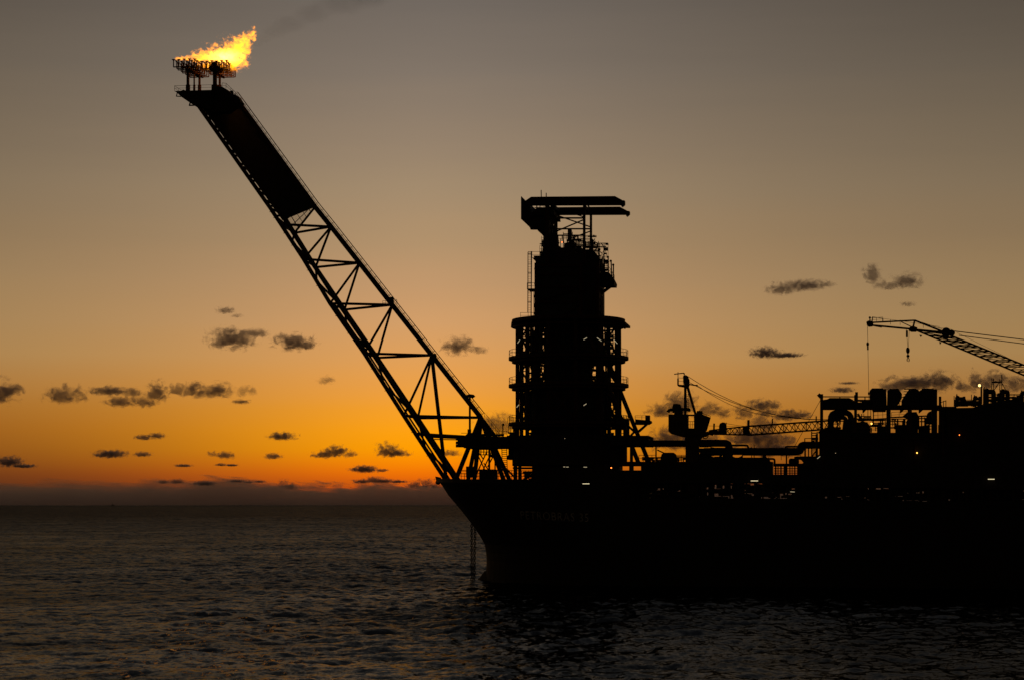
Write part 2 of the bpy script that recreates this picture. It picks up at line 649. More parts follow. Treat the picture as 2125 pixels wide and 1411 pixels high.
def cloud(label, D, blobs, dens=1.0, amp=2.9, col=(0.97, 0.84, 0.84)):
    """blobs in photo pixels: (px, py, rx, ry)"""
    k = D / F
    cx = sum(b[0] * b[2] for b in blobs) / sum(b[2] for b in blobs)
    cy = sum(b[1] * b[2] for b in blobs) / sum(b[2] for b in blobs)
    c = far_at(cx, cy, D)
    bl = []
    lo = [1e9] * 3
    hi = [-1e9] * 3
    for px, py, rx, ry in blobs:
        o = far_at(px, py, D) - c
        rr = (rx * k * 1.25, max(rx * 0.7, ry) * k * 1.1, ry * k * 1.35)
        bl.append((tuple(o), rr))
        for i in range(3):
            lo[i] = min(lo[i], o[i] - rr[i] * 1.25)
            hi[i] = max(hi[i], o[i] + rr[i] * 1.25)
    ry = sum(b[3] * b[2] for b in blobs) / sum(b[2] for b in blobs) * k
    mb = MB()
    mid = Vector([(lo[i] + hi[i]) / 2 for i in range(3)])
    mb.obox(c + mid, Vector(((hi[0] - lo[0]) / 2, 0, 0)), Vector((0, (hi[1] - lo[1]) / 2, 0)), Vector((0, 0, (hi[2] - lo[2]) / 2)))
    mat = cloud_material('cloud_vapour', bl, dens * 2.3 / (ry * 2.4), 0.95 / ry, amp * 1.15, col, seed=rnd.uniform(-50, 50), aniso=0.55, flat=1.5)
    me = mb.build('cloud', mat)
    me.location = c
    for vtx in me.data.vertices:
        vtx.co -= c
    tag(me, label, 'cloud', CLOUDGRP)
    return me


cloud('faint wisp of cloud, highest on the left of the flare boom', 7000, [(468, 646, 17, 7), (492, 656, 10, 4)], .5)
cloud('ragged dark cloud trailing a tail to the right, above the long cloud row', 7500, [(480, 707, 40, 21), (530, 693, 24, 9)], 1.1)
cloud('compact oval dark cloud close to the left of the boom', 7500, [(611, 715, 37, 17)], 1.3)
cloud('dark cloud cut by the left edge of the photo, upper of two there', 9000, [(8, 818, 30, 24), (38, 803, 10, 10)], 1.4)
cloud('broad mottled cloud, second from the left in the long row', 9000, [(130, 822, 34, 18), (162, 820, 18, 14)], 1.0)
cloud('long broken cloud in the middle of the row left of the boom', 9200, [(228, 812, 38, 9), (275, 815, 18, 9), (250, 835, 30, 11), (300, 835, 22, 12), (325, 818, 20, 20)], .9)
cloud('dense flat bar of cloud at the right of the long row', 9200, [(365, 810, 16, 12), (402, 812, 26, 16), (450, 813, 30, 16)], 1.15)
cloud('thin ring-like puff just right of the dense cloud bar', 9200, [(503, 815, 12, 11), (520, 811, 14, 11)], .5)
cloud('tiny flat shred below the right end of the long row', 9400, [(500, 834, 17, 5)], .6)
cloud('brown cloud seen between the flare boom and the tall tower', 8200, [(948, 722, 30, 19), (990, 728, 16, 8)], 1.0)
cloud('small reddish puff left of the middle of the boom', 9000, [(676, 790, 16, 9)], .42)
cloud('thin curved cloud alone below the long row', 12000, [(298, 908, 16, 5), (325, 905, 16, 6)], 1.0)
cloud('small dark dome of cloud low on the left', 14000, [(228, 943, 30, 8)], 1.2)
cloud('short dark streak right of the small low dome cloud', 14000, [(296, 943, 16, 5)], .9)
cloud('low cloud at the left edge tapering to the right', 14000, [(18, 959, 26, 10), (48, 967, 24, 4)], 1.3)
cloud('two-part low cloud in the orange band left of centre', 14000, [(468, 945, 17, 7), (440, 942, 10, 5)], .9)
cloud('little dark cloud low down, below the flat-bottomed one', 14000, [(566, 947, 16, 6)], 1.1)
cloud('small flat-bottomed cloud halfway between horizon and long row', 12000, [(585, 906, 25, 8)], 1.2)
cloud('humped dark cloud with a wispy tail, left of the peaked one', 14000, [(672, 944, 22, 7), (697, 938, 22, 11), (728, 943, 12, 6)], 1.25)
cloud('peaked triangular dark cloud low in the brightest glow', 14000, [(803, 936, 20, 14), (818, 941, 26, 8), (845, 943, 7, 4)], 1.3)
cloud('flat jagged cloud just over the bank, under the peaked one', 17000, [(756, 974, 25, 7), (793, 976, 11, 3)], 1.2)
cloud('thin shred of cloud near the bank, far left of centre', 17000, [(380, 966, 16, 3)], .8)
cloud('thin double shred below the two-part low cloud', 17000, [(458, 964, 10, 3), (480, 965, 12, 2.5)], .9)
cloud('small lump of cloud resting just over the bank, left one', 20000, [(340, 1000, 12, 4), (368, 999, 14, 5)], 1.0)
cloud('small lump of cloud resting just over the bank, right one', 20000, [(425, 1003, 22, 5)], 1.0)
cloud('small brown puff framed inside the foot of the flare boom', 14000, [(936, 941, 16, 7)], .8)
cloud('reddish cloud behind the boom foot beside the tower', 11000, [(1035, 884, 40, 20), (1010, 895, 18, 9)], .8)
cloud('dark cloud behind the mast of the slewing crane', 9500, [(1372, 855, 32, 15), (1412, 845, 34, 24), (1465, 852, 26, 14)], 1.2)
cloud('broad grey cloud low behind the crane pedestal', 12000, [(1400, 915, 52, 24), (1470, 915, 32, 12)], 1.1)
cloud('slanting broken cloud right of the crane mast', 9500, [(1502, 858, 18, 12), (1545, 858, 20, 14), (1582, 843, 32, 12), (1590, 856, 22, 10)], .95)
cloud('lens-shaped cloud left of the cooler frame, above the lying boom', 9500, [(1634, 863, 26, 11), (1662, 862, 20, 8)], 1.15)
cloud('large billowing cloud under the lying crane boom', 12000, [(1582, 880, 26, 18), (1560, 912, 48, 20), (1610, 912, 36, 20), (1600, 935, 60, 14)], 1.2)
cloud('dark arrow-shaped cloud alone in the right part of the sky', 8000, [(1588, 734, 28, 11), (1625, 738, 34, 5)], 1.1)
cloud('long pale streaky cloud high on the right', 7000, [(1625, 602, 30, 12), (1670, 594, 40, 11), (1712, 592, 20, 7)], .6)
cloud('two ragged clouds joined by a wisp, highest on the right', 7000, [(1810, 572, 16, 20), (1840, 595, 22, 9), (1882, 587, 30, 16)], .8)
cloud('tiny faint puff below the two ragged clouds on the right', 7000, [(1884, 632, 14, 5)], .35)
cloud('small slanted shred left of the first cooler', 9500, [(1748, 810, 22, 6), (1762, 795, 18, 3)], .6)
cloud('long grey cloud rising behind the row of coolers', 9000, [(1852, 803, 28, 16), (1900, 798, 50, 14), (1950, 795, 34, 20)], 1.15)
cloud('curled grey cloud left of the floodlight pole', 9000, [(2000, 805, 20, 12), (2022, 795, 12, 20)], 1.1)
cloud('billowing grey cloud behind the antenna masts', 9000, [(2050, 795, 24, 16), (2072, 788, 26, 14)], 1.1)
cloud('grey cloud at the right edge of the photo', 9000, [(2105, 802, 16, 18), (2128, 798, 18, 16)], 1.1)


def cloud_bank():
    D = 30000.0
    k = D / F
    c = far_at(1062, 1046, D)
    c.z = 0
    W = 22000.0
    H = 95 * k
    mb = MB()
    mb.obox(Vector((c.x, D + 2500, H / 2 + 5)), Vector((W, 0, 0)), Vector((0, 2500, 0)), Vector((0, 0, H / 2)))
    m = bpy.data.materials.new('cloud_bank_vapour')
    m.use_nodes = True
    gg = G(m.node_tree)
    m.node_tree.nodes.clear()
    t = gg.n('ShaderNodeTexCoord')
    p = t.outputs['Object']
    sp = gg.n('ShaderNodeSeparateXYZ')
    gg.put(sp.inputs[0], p)
    big = gg.noise(gg.v('MULTIPLY', p, (1 / 1900, 1 / 30000, 0)), 1.0, 2, 0.5)
    fine = gg.noise(gg.v('MULTIPLY', p, (1 / 260, 1 / 9000, 1 / 110)), 1.0, 7, 0.62, 0.3)
    zz = gg.m('DIVIDE', sp.outputs[2], k)          # height in photo pixels
    topz = gg.m('ADD', gg.m('MULTIPLY_ADD', big, 70, 8), gg.m('MULTIPLY_ADD', fine, 110, -55))
    d = gg.m('MULTIPLY', gg.m('SUBTRACT', topz, zz), 0.6, clamp=True)
    # open slots lit from behind, and a thinner foot
    slot = gg.noise(gg.v('MULTIPLY', p, (1 / 2600, 1 / 20000, 1 / 34)), 1.0, 3, 0.5)
    sl = gg.m('SUBTRACT', 1.0, gg.m('MULTIPLY', gg.m('SUBTRACT', slot, 0.64), 9.0, clamp=True))
    d = gg.m('MULTIPLY', gg.m('MULTIPLY', d, sl), 1 / 1500)
    pv = gg.n('ShaderNodeVolumePrincipled')
    pv.inputs['Color'].default_value = (0.97, 0.84, 0.8, 1)
    pv.inputs['Anisotropy'].default_value = 0.6
    gg.put(pv.inputs['Density'], d)
    o = gg.n('ShaderNodeOutputMaterial')
    m.node_tree.links.new(pv.outputs[0], o.inputs['Volume'])
    m.cycles.volume_step_rate = 0.5
    ob = mb.build('cloud_bank', m)
    off = Vector((c.x, D + 2500, 0))
    ob.location = off
    for vtx in ob.data.vertices:
        vtx.co -= off
    tag(ob, 'long brown cloud bank lying along the whole horizon', 'cloud bank', None, 'stuff')


cloud_bank()


cloud('long thin dark shelf of cloud just over the bank, below the brightest glow', 22000, [(752, 999, 16, 4), (775, 996, 14, 6), (795, 998, 20, 4), (826, 999, 16, 3)], 1.1, 3.6)
cloud('thin dark sliver just over the bank, left of the brightest glow', 22000, [(492, 998, 16, 3), (515, 1000, 10, 3), (538, 999, 12, 2.5)], .8, 3.6)
cloud('humps of cloud standing out of the bank against the bow', 22000, [(862, 1006, 16, 7), (885, 1003, 14, 9), (905, 1007, 12, 7)], 1.0, 3.2)
cloud('lone hump rising out of the bank left of the brightest glow', 22000, [(588, 1006, 10, 9), (602, 1010, 14, 7)], 1.0, 3.2)

# ------------------------------------------------------------------ hull
def stem_u(z):
    prof = [(-3, 1007), (0, 1009), (3, 1009), (6, 1010), (9.3, 1007), (11.7, 996), (14.8, 979), (18.2, 957), (20.7, 940), (21.8, 931), (25.3, 913), (26.5, 905), (27.5, 903)]
    for (z0, x0), (z1, x1) in zip(prof, prof[1:]):
        if z <= z1:
            t = max(0, (z - z0) / (z1 - z0))
            return (x0 + (x1 - x0) * t - 1010) * MPX
    return (903 - 1010) * MPX


def half_b(u, z):
    t = u - stem_u(z)
    Lw = 46 - 12 * min(1, max(0, z / 27))
    s = min(1, max(0, t / Lw))
    return 26.5 * max(0, 1 - (1 - s) ** 2.1) ** 0.62


def deck_z(u):
    if u < 14:
        return 26.6 - max(0, u + 13) * 0.035
    if u < 22:
        return 25.6 - (u - 14) / 8 * 2.4
    if u < 24:
        return 23.2 - (u - 22) / 2 * 2.8
    return 20.4


ship = thing('storage_ship', S(0, 0, 0), 'huge black hull of an anchored oil production ship, bow to the left', 'ship')


def build_hull():
    us = [0, .4, 1, 2, 3.2, 5, 7, 9.5, 12, 15, 18, 21, 22.6, 24, 25.2, 27, 28, 32, 36, 40, 46, 60, 80, 120, 180, 250, 300, 325, 330]
    nz = 15
    vs, fs = [], []
    n = len(us)
    for side in (-1, 1):
        for d in us:
            for j in range(nz):
                # deck height evaluated at the station's own position
                zt = deck_z(stem_u(26) + d)
                z = -3 + (zt + 3) * j / (nz - 1)
                u = stem_u(z) + d * (1 if d > 40 else 1)
                b = half_b(u, z) if d > 0 else 0
                if d > 300:
                    b *= max(0.0, 1 - (d - 300) / 40)
                vs.append(S(u, side * b, z))
    for s_ in range(2):
        o = s_ * n * nz
        for i in range(n - 1):
            for j in range(nz - 1):
                a = o + i * nz + j
                fs.append((a, a + nz, a + nz + 1, a + 1))
    m = MB().add(vs, fs)
    # transom
    a = (n - 1) * nz
    b = n * nz + (n - 1) * nz
    m.f.append(tuple([a + j for j in range(nz)] + [b + j for j in range(nz - 1, -1, -1)]))
    o = m.build('hull', M_HULL, ship, smooth=False)
    dk = []
    df = []
    for d in us:
        zt = deck_z(stem_u(26) + d) - 0.12
        u = stem_u(zt) + d
        bb = (half_b(u, zt) if d > 0 else 0.0) - 0.05
        if d > 300:
            bb = 26.5 * max(0.0, 1 - (d - 300) / 40) - .1
        bb = max(bb, 0.0)
        dk += [S(u, -bb, zt), S(u, bb, zt)]
    for i in range(n - 1):
        df.append((2 * i, 2 * i + 2, 2 * i + 3, 2 * i + 1))
    MB().add(dk, df).build('main_deck', M_DECK, ship)
    # bow bulwark and fairlead
    bw = MB()
    pts = []
    for d in us[:13]:
        zt = deck_z(stem_u(26) + d)
        u = stem_u(zt) + d
        pts.append((u, half_b(u, zt) if d > 0 else 0, zt))
    for sg in (-1, 1):
        q = [S(u, sg * b, z - 0.3) for u, b, z in pts]
        for a, b in zip(q, q[1:]):
            bw.bar(a, b, 0.25, 1.0)
    bw.slab([(903, 988), (912, 990), (910, 1001), (906, 1000)], -1.2, 1.2)
    bw.build('bulwark', M_HULL, ship)
    fd = MB()
    p = P(909, 1000, -0.6)
    fd.ball(p, 0.7)
    fd.tube(P(912, 995, -1.2), P(912, 995, 1.2), .5)
    fd.build('fairlead', M_STEEL, ship)
    # foot of the stem, pale with weathered paint
    bl = MB()
    rows = []
    nseg = 10
    for j in range(7):
        z = -2.0 + 4.6 * j / 6
        wd = 1.9 * max(0.12, 1 - (max(z, 0) / 2.9) ** 1.2)
        ln = 1.1 + 1.6 * max(0, 1 - (max(z, 0) / 2.9) ** 0.8)
        ring = []
        for i in range(nseg):
            a = 2 * math.pi * i / nseg
            ring.append(S(1.3 - ln * 0.55 + ln * math.cos(a) * 1.0, wd * math.sin(a), z))
        rows.append(ring)
    vs2 = [p for r_ in rows for p in r_]
    f2 = [(j * nseg + i, j * nseg + (i + 1) % nseg, (j + 1) * nseg + (i + 1) % nseg, (j + 1) * nseg + i) for j in range(6) for i in range(nseg)]
    f2.append(tuple(6 * nseg + i for i in range(nseg)))
    o = bl.add(vs2, f2).build('stem_foot', M_BULB, ship, smooth=True)
    o['label'] = 'pale weathered foot of the stem at the waterline'
    # name on the bow
    cu = bpy.data.curves.new('name_text', 'FONT')
    cu.body = 'PETROBRAS 35'
    cu.size = 1.0
    cu.space_character = 1.12
    cu.resolution_u = 3
    to = bpy.data.objects.new('name_text', cu)
    COL.objects.link(to)
    dg = bpy.context.evaluated_depsgraph_get()
    me = bpy.data.meshes.new_from_object(to.evaluated_get(dg))
    bpy.data.objects.remove(to)
    xs = [v.co.x for v in me.vertices]
    ys = [v.co.y for v in me.vertices]
    x0, x1 = min(xs), max(xs)
    y0, y1 = min(ys), max(ys)
    u0, zA = UZ(1088, 1076, -16)
    u1, zB = UZ(1225, 1082, -23)
    hh = 2.05
    b = bmesh.new()
    b.from_mesh(me)
    bmesh.ops.triangulate(b, faces=b.faces)
    bmesh.ops.subdivide_edges(b, edges=[e for e in b.edges if e.calc_length() > 0.12], cuts=2, use_grid_fill=True)
    b.to_mesh(me)
    b.free()
    off = ship.location
    for v in me.vertices:
        t = (v.co.x - x0) / (x1 - x0)
        u = u0 + (u1 - u0) * t
        z = zA + (zB - zA) * t + (v.co.y - y0) / (y1 - y0) * hh
        p = S(u, -half_b(u, z) - 0.22, z)
        v.co = p - off
    me.materials.append(M_WHITE)
    o = bpy.data.objects.new('name_lettering', me)
    COL.objects.link(o)
    o.parent = ship
    o['label'] = 'ship name in worn white capitals on the dark bow'


build_hull()

# ------------------------------------------------------------------ mooring chains
def chain(px0, py0, px1, py1, v, label):
    a = P(px0, py0, v)
    b = P(px1, py1, v)
    b = b + (b - a).normalized() * 2.5
    n = int((b - a).length / 0.62)
    mb = MB()
    for i in range(n):
        c = a.lerp(b, (i + .5) / n)
        ax = AX if i % 2 == 0 else LX
        pts = []
        for k in range(10):
            t = 2 * math.pi * k / 10
            pts.append(c + ax * (0.3 * math.cos(t)) + Vector((0, 0, 1)) * (0.42 * math.sin(t)))
        for p, q in zip(pts, pts[1:] + pts[:1]):
            mb.tube(p, q, 0.13, n=5)
    return tag(mb.build('mooring_chain', M_CHAIN), label, 'chain', 'mooring chains under the bow')


chain(979, 1078, 979, 1204, -1.8, 'rusty mooring chain under the bow, the left and slightly longer one')
chain(986, 1084, 984, 1205, -0.6, 'rusty mooring chain under the bow, the right one nearer the stem')

# ------------------------------------------------------------------ flare boom
Tj = [(487, 201), (654, 430), (687, 471), (746, 546), (814, 633), (896, 737), (998, 866)]
Nj = [(409, 216), (560, 431), (583, 466), (630, 538), (685, 630), (756, 733), (838, 862), (920, 988)]
Fj = [(442, 233), (589, 448), (611, 484), (655, 555), (715, 643), (783, 742), (867, 867), (948, 990)]
VN, VF = -7.0, 7.0
T3 = [P(x, y, 0) for x, y in Tj]
N3 = [P(x, y, VN) for x, y in Nj]
F3 = [P(x, y, VF) for x, y in Fj]
for arr in (N3, F3):                       # run the chords down onto the deck
    d_ = (arr[-1] - arr[-2]).normalized()
    arr[-1] = arr[-1] + d_ * ((arr[-1].z - 25.6) / -d_.z)
boom = thing('flare_boom', P(935, 989, 0), 'long triangular lattice flare boom leaning out over the bow', 'flare boom')


def poly_tube(pts, r):
    m = MB()
    m.path(pts, r, n=10)
    return m


poly_tube(T3, 0.68).build('chord', M_RUST, boom)
poly_tube(N3, 0.55).build('chord', M_RUST, boom)
poly_tube(F3, 0.55).build('chord', M_RUST, boom)
for i in range(2, 7):
    for arr in (N3, F3):
        MB().tube(T3[i], arr[i], 0.34).build('brace', M_RUST, boom)
        if i < 6:
            MB().tube(T3[i], arr[i + 1], 0.33).build('brace', M_RUST, boom)
MB().tube(T3[1], F3[2], 0.3).build('brace', M_RUST, boom)
MB().tube(T3[5], P(926, 996, 0), 0.5).build('brace', M_RUST, boom)
m = MB()
for i in range(0, 7):
    a0, a1, b0, b1 = N3[i], N3[i + 1], F3[i], F3[i + 1]
    m.tube(a0, b0, 0.28)
    mid = a0.lerp(a1, .5)
    if i >= 1:
        m.tube(b0, mid, 0.30)
        m.tube(mid, b1, 0.30)
m.split('brace', M_RUST, boom)
# gas lines slung between the lower chords
for off, r in ((0.62, 0.42), (0.8, 0.3)):
    q = [a.lerp(b, off) + Vector((0, 0, .5)) for a, b in zip(N3, F3)]
    poly_tube(q[1:], r).build('gas_pipe', M_PIPE, boom)
q = [a.lerp(b, 0.3) + Vector((0, 0, .2)) for a, b in zip(N3, F3)]
poly_tube(q[4:], 0.25).build('gas_pipe', M_PIPE, boom)
# small brackets on the near chord
m = MB()
for t in (0.25, 0.6):
    for i in range(1, 7):
        p = N3[i].lerp(N3[i + 1], t)
        m.bar(p, p + AX * -1.0 + LX * .4, .12, .12)
m.split('bracket', M_STEEL, boom)
# cross members near the foot
MB().tube(P(862, 900, VN), P(966, 906, -4), 0.42).build('brace', M_RUST, boom)
MB().tube(P(893, 905, VF), P(985, 909, 5), 0.38).build('brace', M_RUST, boom)
MB().tube(P(900, 911, 0), P(958, 912, 0), 0.13).build('gas_pipe', M_PIPE, boom)
# A-frame under the top chord
apex = T3[6]
for q, r in (((947, 992), -7), ((971, 997), -3.5), ((1052, 1014), -6), ((1064, 1010), 6), ((984, 998), 7)):
    MB().tube(apex + LX * (0.4 if r > 0 else -0.4), P(q[0], q[1], r), 0.6 if r != -3.5 else .55).build('leg', M_RUST, boom)
MB().tube(apex, P(1035, 915, 0), 0.5).build('leg', M_RUST, boom)
# heat shield over the upper end
m = MB()
def quad_slab(m, pts, nrm, th):
    n = len(pts)
    a = [p - nrm * th / 2 for p in pts]
    b = [p + nrm * th / 2 for p in pts]
    return m.add(a + b, [tuple(range(n)), tuple(range(2 * n - 1, n - 1, -1))] + [(i, (i + 1) % n, (i + 1) % n + n, i + n) for i in range(n)])
def face_n(a, b, c):
    return (b - a).cross(c - a).normalized()
nv = face_n(T3[0], T3[1], F3[1])
Tl = P(655, 431, 0)
Fl = P(603, 470, VF)
quad_slab(m, [T3[0], T3[0].lerp(T3[1], .93), F3[0].lerp(F3[1], .97), F3[0]], nv, 0.25)
m.build('heat_shield', M_STEEL, boom)
m = MB()
A0 = N3[0].lerp(T3[0], 0.07); A1 = N3[1].lerp(N3[2], .85).lerp(T3[1], 0.09)
quad_slab(m, [A0, A1, T3[1], T3[0]], face_n(T3[0], T3[1], N3[1]), 0.2)
# kept short of the near chord so slots of sky show
m.build('heat_shield', M_STEEL, boom)
# stiffeners and slot ladder beside the near chord
m = MB()
for i in range(26):
    t = i / 25
    a = N3[0].lerp(N3[1], t)
    b = F3[0].lerp(F3[1], t)
    if i % 3 != 1:
        m.bar(a, b, 0.5 + 0.4 * (i % 2), .14)
m.build('floor_panel', M_STEEL, boom)
# open grid at the shield's foot
m = MB()
ga, gb = T3[0].lerp(T3[1], .93), F3[0].lerp(F3[1], .97)
gc, gd = T3[1], F3[2]
for i in range(34):
    t = i / 33
    m.bar(ga.lerp(gb, t), gc.lerp(gd, t), .26, .05)
for t in (0.35, .7, 1):
    m.bar(ga.lerp(gc, t), gb.lerp(gd, t), .2, .1)
for t in (.2, .4, .6, .8):
    m.bar(ga.lerp(gb, t), gc.lerp(gd, t), .3, .12)
m.build('grating', M_STEEL, boom)
# walkway with handrail on the top chord
m = MB()
up = Vector((0, 0, 1))
for side in (-0.5, 0.5):
    for i in range(0, 6):
        a = T3[i] + LX * side + up * .65
        b = T3[i + 1] + LX * side + up * .65
        n = max(2, int((b - a).length / 2.0))
        nn = (AX * 0.9 + up * 0.62).normalized()
        for k in range(n + 1):
            p = a.lerp(b, k / n)
            m.tube(p, p + nn * 1.0, 0.04, n=4)
        m.tube(a + nn, b + nn, 0.06, n=4)
        m.tube(a + nn * .5, b + nn * .5, 0.035, n=4)
m.build('handrail', M_YEL, boom)
m = MB()
for i in range(0, 6):
    a = T3[i] + up * .7
    b = T3[i + 1] + up * .7
    m.bar(a, b, 1.1, .12)
m.bar(T3[6], P(1030, 905, 0), .9, .2)
m.rail([P(1005, 868, -.5), P(1036, 905, -.5)], 1.6, 1.5, .05)
m.build('walkway', M_STEEL, boom)
# rest platforms on the top chord
m = MB()
m.slab([(794, 632), (806, 632), (806, 634), (794, 634)], -1.5, 1)
m.rail([P(794, 633, -1.5), P(806, 633, -1.5)], 1.1, .8)
m.rail([P(794, 633, 1), P(806, 633, 1)], 1.1, .8)
m.slab([(808, 617), (815, 616), (816, 628), (811, 624)], -.6, .6)
m.rail([P(822, 632, -1), P(824, 635, -1)], 1.4, .5)
m.slab([(889, 733), (903, 733), (905, 748), (896, 741)], -.8, .8)
m.build('rest_platform', M_STEEL, boom)
# davit post near the foot
m = MB()
m.tube(P(975, 825, -2.2), P(975, 905, -2.2), .28)
m.slab([(964, 820), (975, 817), (982, 818), (985, 822), (980, 825), (966, 824)], -2.9, -1.7)
m.tube(P(974, 890, -2.2), P(974, 900, -2.2), .5)
m.bar(P(957, 898, -2.2), P(974, 898, -2.2), .12)
m.build('davit', M_RUST, boom)

# top platform of the boom
m = MB()
m.slab([(361.5, 189.5), (440, 187.3), (450, 190), (453, 208), (445, 232), (409, 219), (394, 214), (376, 201.5), (367, 193)], -8.0, 7.0)
m.slab([(438, 187.3), (444, 182), (460, 182), (470, 186.5), (480, 195), (492, 199), (500, 212), (470, 232), (438, 232)], -8.0, -4.5)
m.build('top_platform', M_STEEL, boom)
m = MB()
m.path([P(368, 193, -8), P(366, 200.5, -8), P(376, 201, -8)], .14)
m.path([P(395, 213, -8), P(393, 219.5, -8), P(409, 219, -8)], .2)
m.path([P(368, 193, 2), P(366, 200.5, 2), P(376, 201, 2)], .14)
m.build('bracket', M_STEEL, boom)
m = MB()
a = P(362, 189, -8)
b = P(439, 187, -8)
m.rail([a, b], 1.35, 3.2, .05)
m.rail([a, a + LX * 14], 1.35, 3.2, .05)
m.rail([b + LX * 14, a + LX * 14], 1.35, 4.2, .045)
m.rail([P(461, 183, -8), P(469, 184, -8), P(489, 203, -8)], 1.35, 1.8, .055)
m.build('railing', M_YEL, boom)
m = MB()
m.slab([(440, 188), (445, 180), (461, 180.5), (472, 187), (470, 190)], -6, 2)
m.slab([(476, 190), (482, 188), (483, 198), (477, 197)], -6, -5)
m.slab([(377, 189), (380, 186.5), (386, 189)], -6, -5)
m.split('valve_skid', M_STEEL, boom)

# burner arrays
def burner(name_label, x0, x1, y, va, vb, rows, tips, xr, tiph, risers, lab):
    root = thing('burner_array', P((x0 + x1) / 2, 188, 0), lab, 'burner', 'flare burners on the boom tip')
    u0, z = UZ(x0, y, va)
    u1, _ = UZ(x1, y, va)
    for k in range(rows):
        t = k / (rows - 1)
        v = va + (vb - va) * t
        m = MB()
        ua = u0 + 0.25 * (k % 2)
        ub = u1 + xr * t
        m.tube(S(ua, v, z), S(ub, v, z), 0.17, n=6)
        m.build('header_pipe', M_RUST, root)
        m = MB()
        n = tips
        for i in range(n):
            u = ua + (ub - ua) * i / (n - 1)
            h = tiph * (0.96 + 0.08 * rnd.random())
            m.tube(S(u, v, z), S(u, v, z + h), 0.15, n=6)
            m.tube(S(u, v, z + h), S(u, v, z + h + .12), 0.52, n=8)
            m.tube(S(u, v, z + h * .86), S(u, v, z + h * .92), 0.24, n=6)
        m.build('burner_tips', M_RUST, root)
    for (px, r, v, ytop) in risers:
        m = MB()
        p0 = P(px, 189, v)
        p1 = P(px, ytop, v)
        m.tube(p0, p1, r, n=10)
        m.tube(p0, p0 + up * 1.6, r * 1.5, n=10)
        m.tube(p1 - up * 1.2, p1, r * 1.3, n=10)
        uu, zz = UZ(px, ytop, v)
        m.tube(S(uu, va, z - .1), S(uu, vb, z - .1), 0.28, n=6)
        m.build('riser', M_RUST, root)
    return root


burner('', 360, 404, 139.8, -7.4, 6.0, 8, 5, -0.3, 1.95, [(390, .42, -4, 141), (403, .22, -1, 145), (414, .34, 3, 150)], 'comb-like array of burner tips at the far left end of the flare')
burner('', 419, 470, 143.5, -5.4, 6.0, 7, 6, -1.0, 2.0, [(446, .6, -2.5, 138), (456, .34, 2.5, 150)], 'comb-like array of burner tips on the thick riser, inside the flame')
m = MB()
m.slab([(432, 141), (436, 137), (440, 131), (448, 128), (452, 138), (458, 141), (452, 148), (436, 147)], -4, -1)
tag(m.build('pilot_manifold', M_RUST), 'bulky manifold block halfway up in the thick riser, lit by the flame', 'manifold')

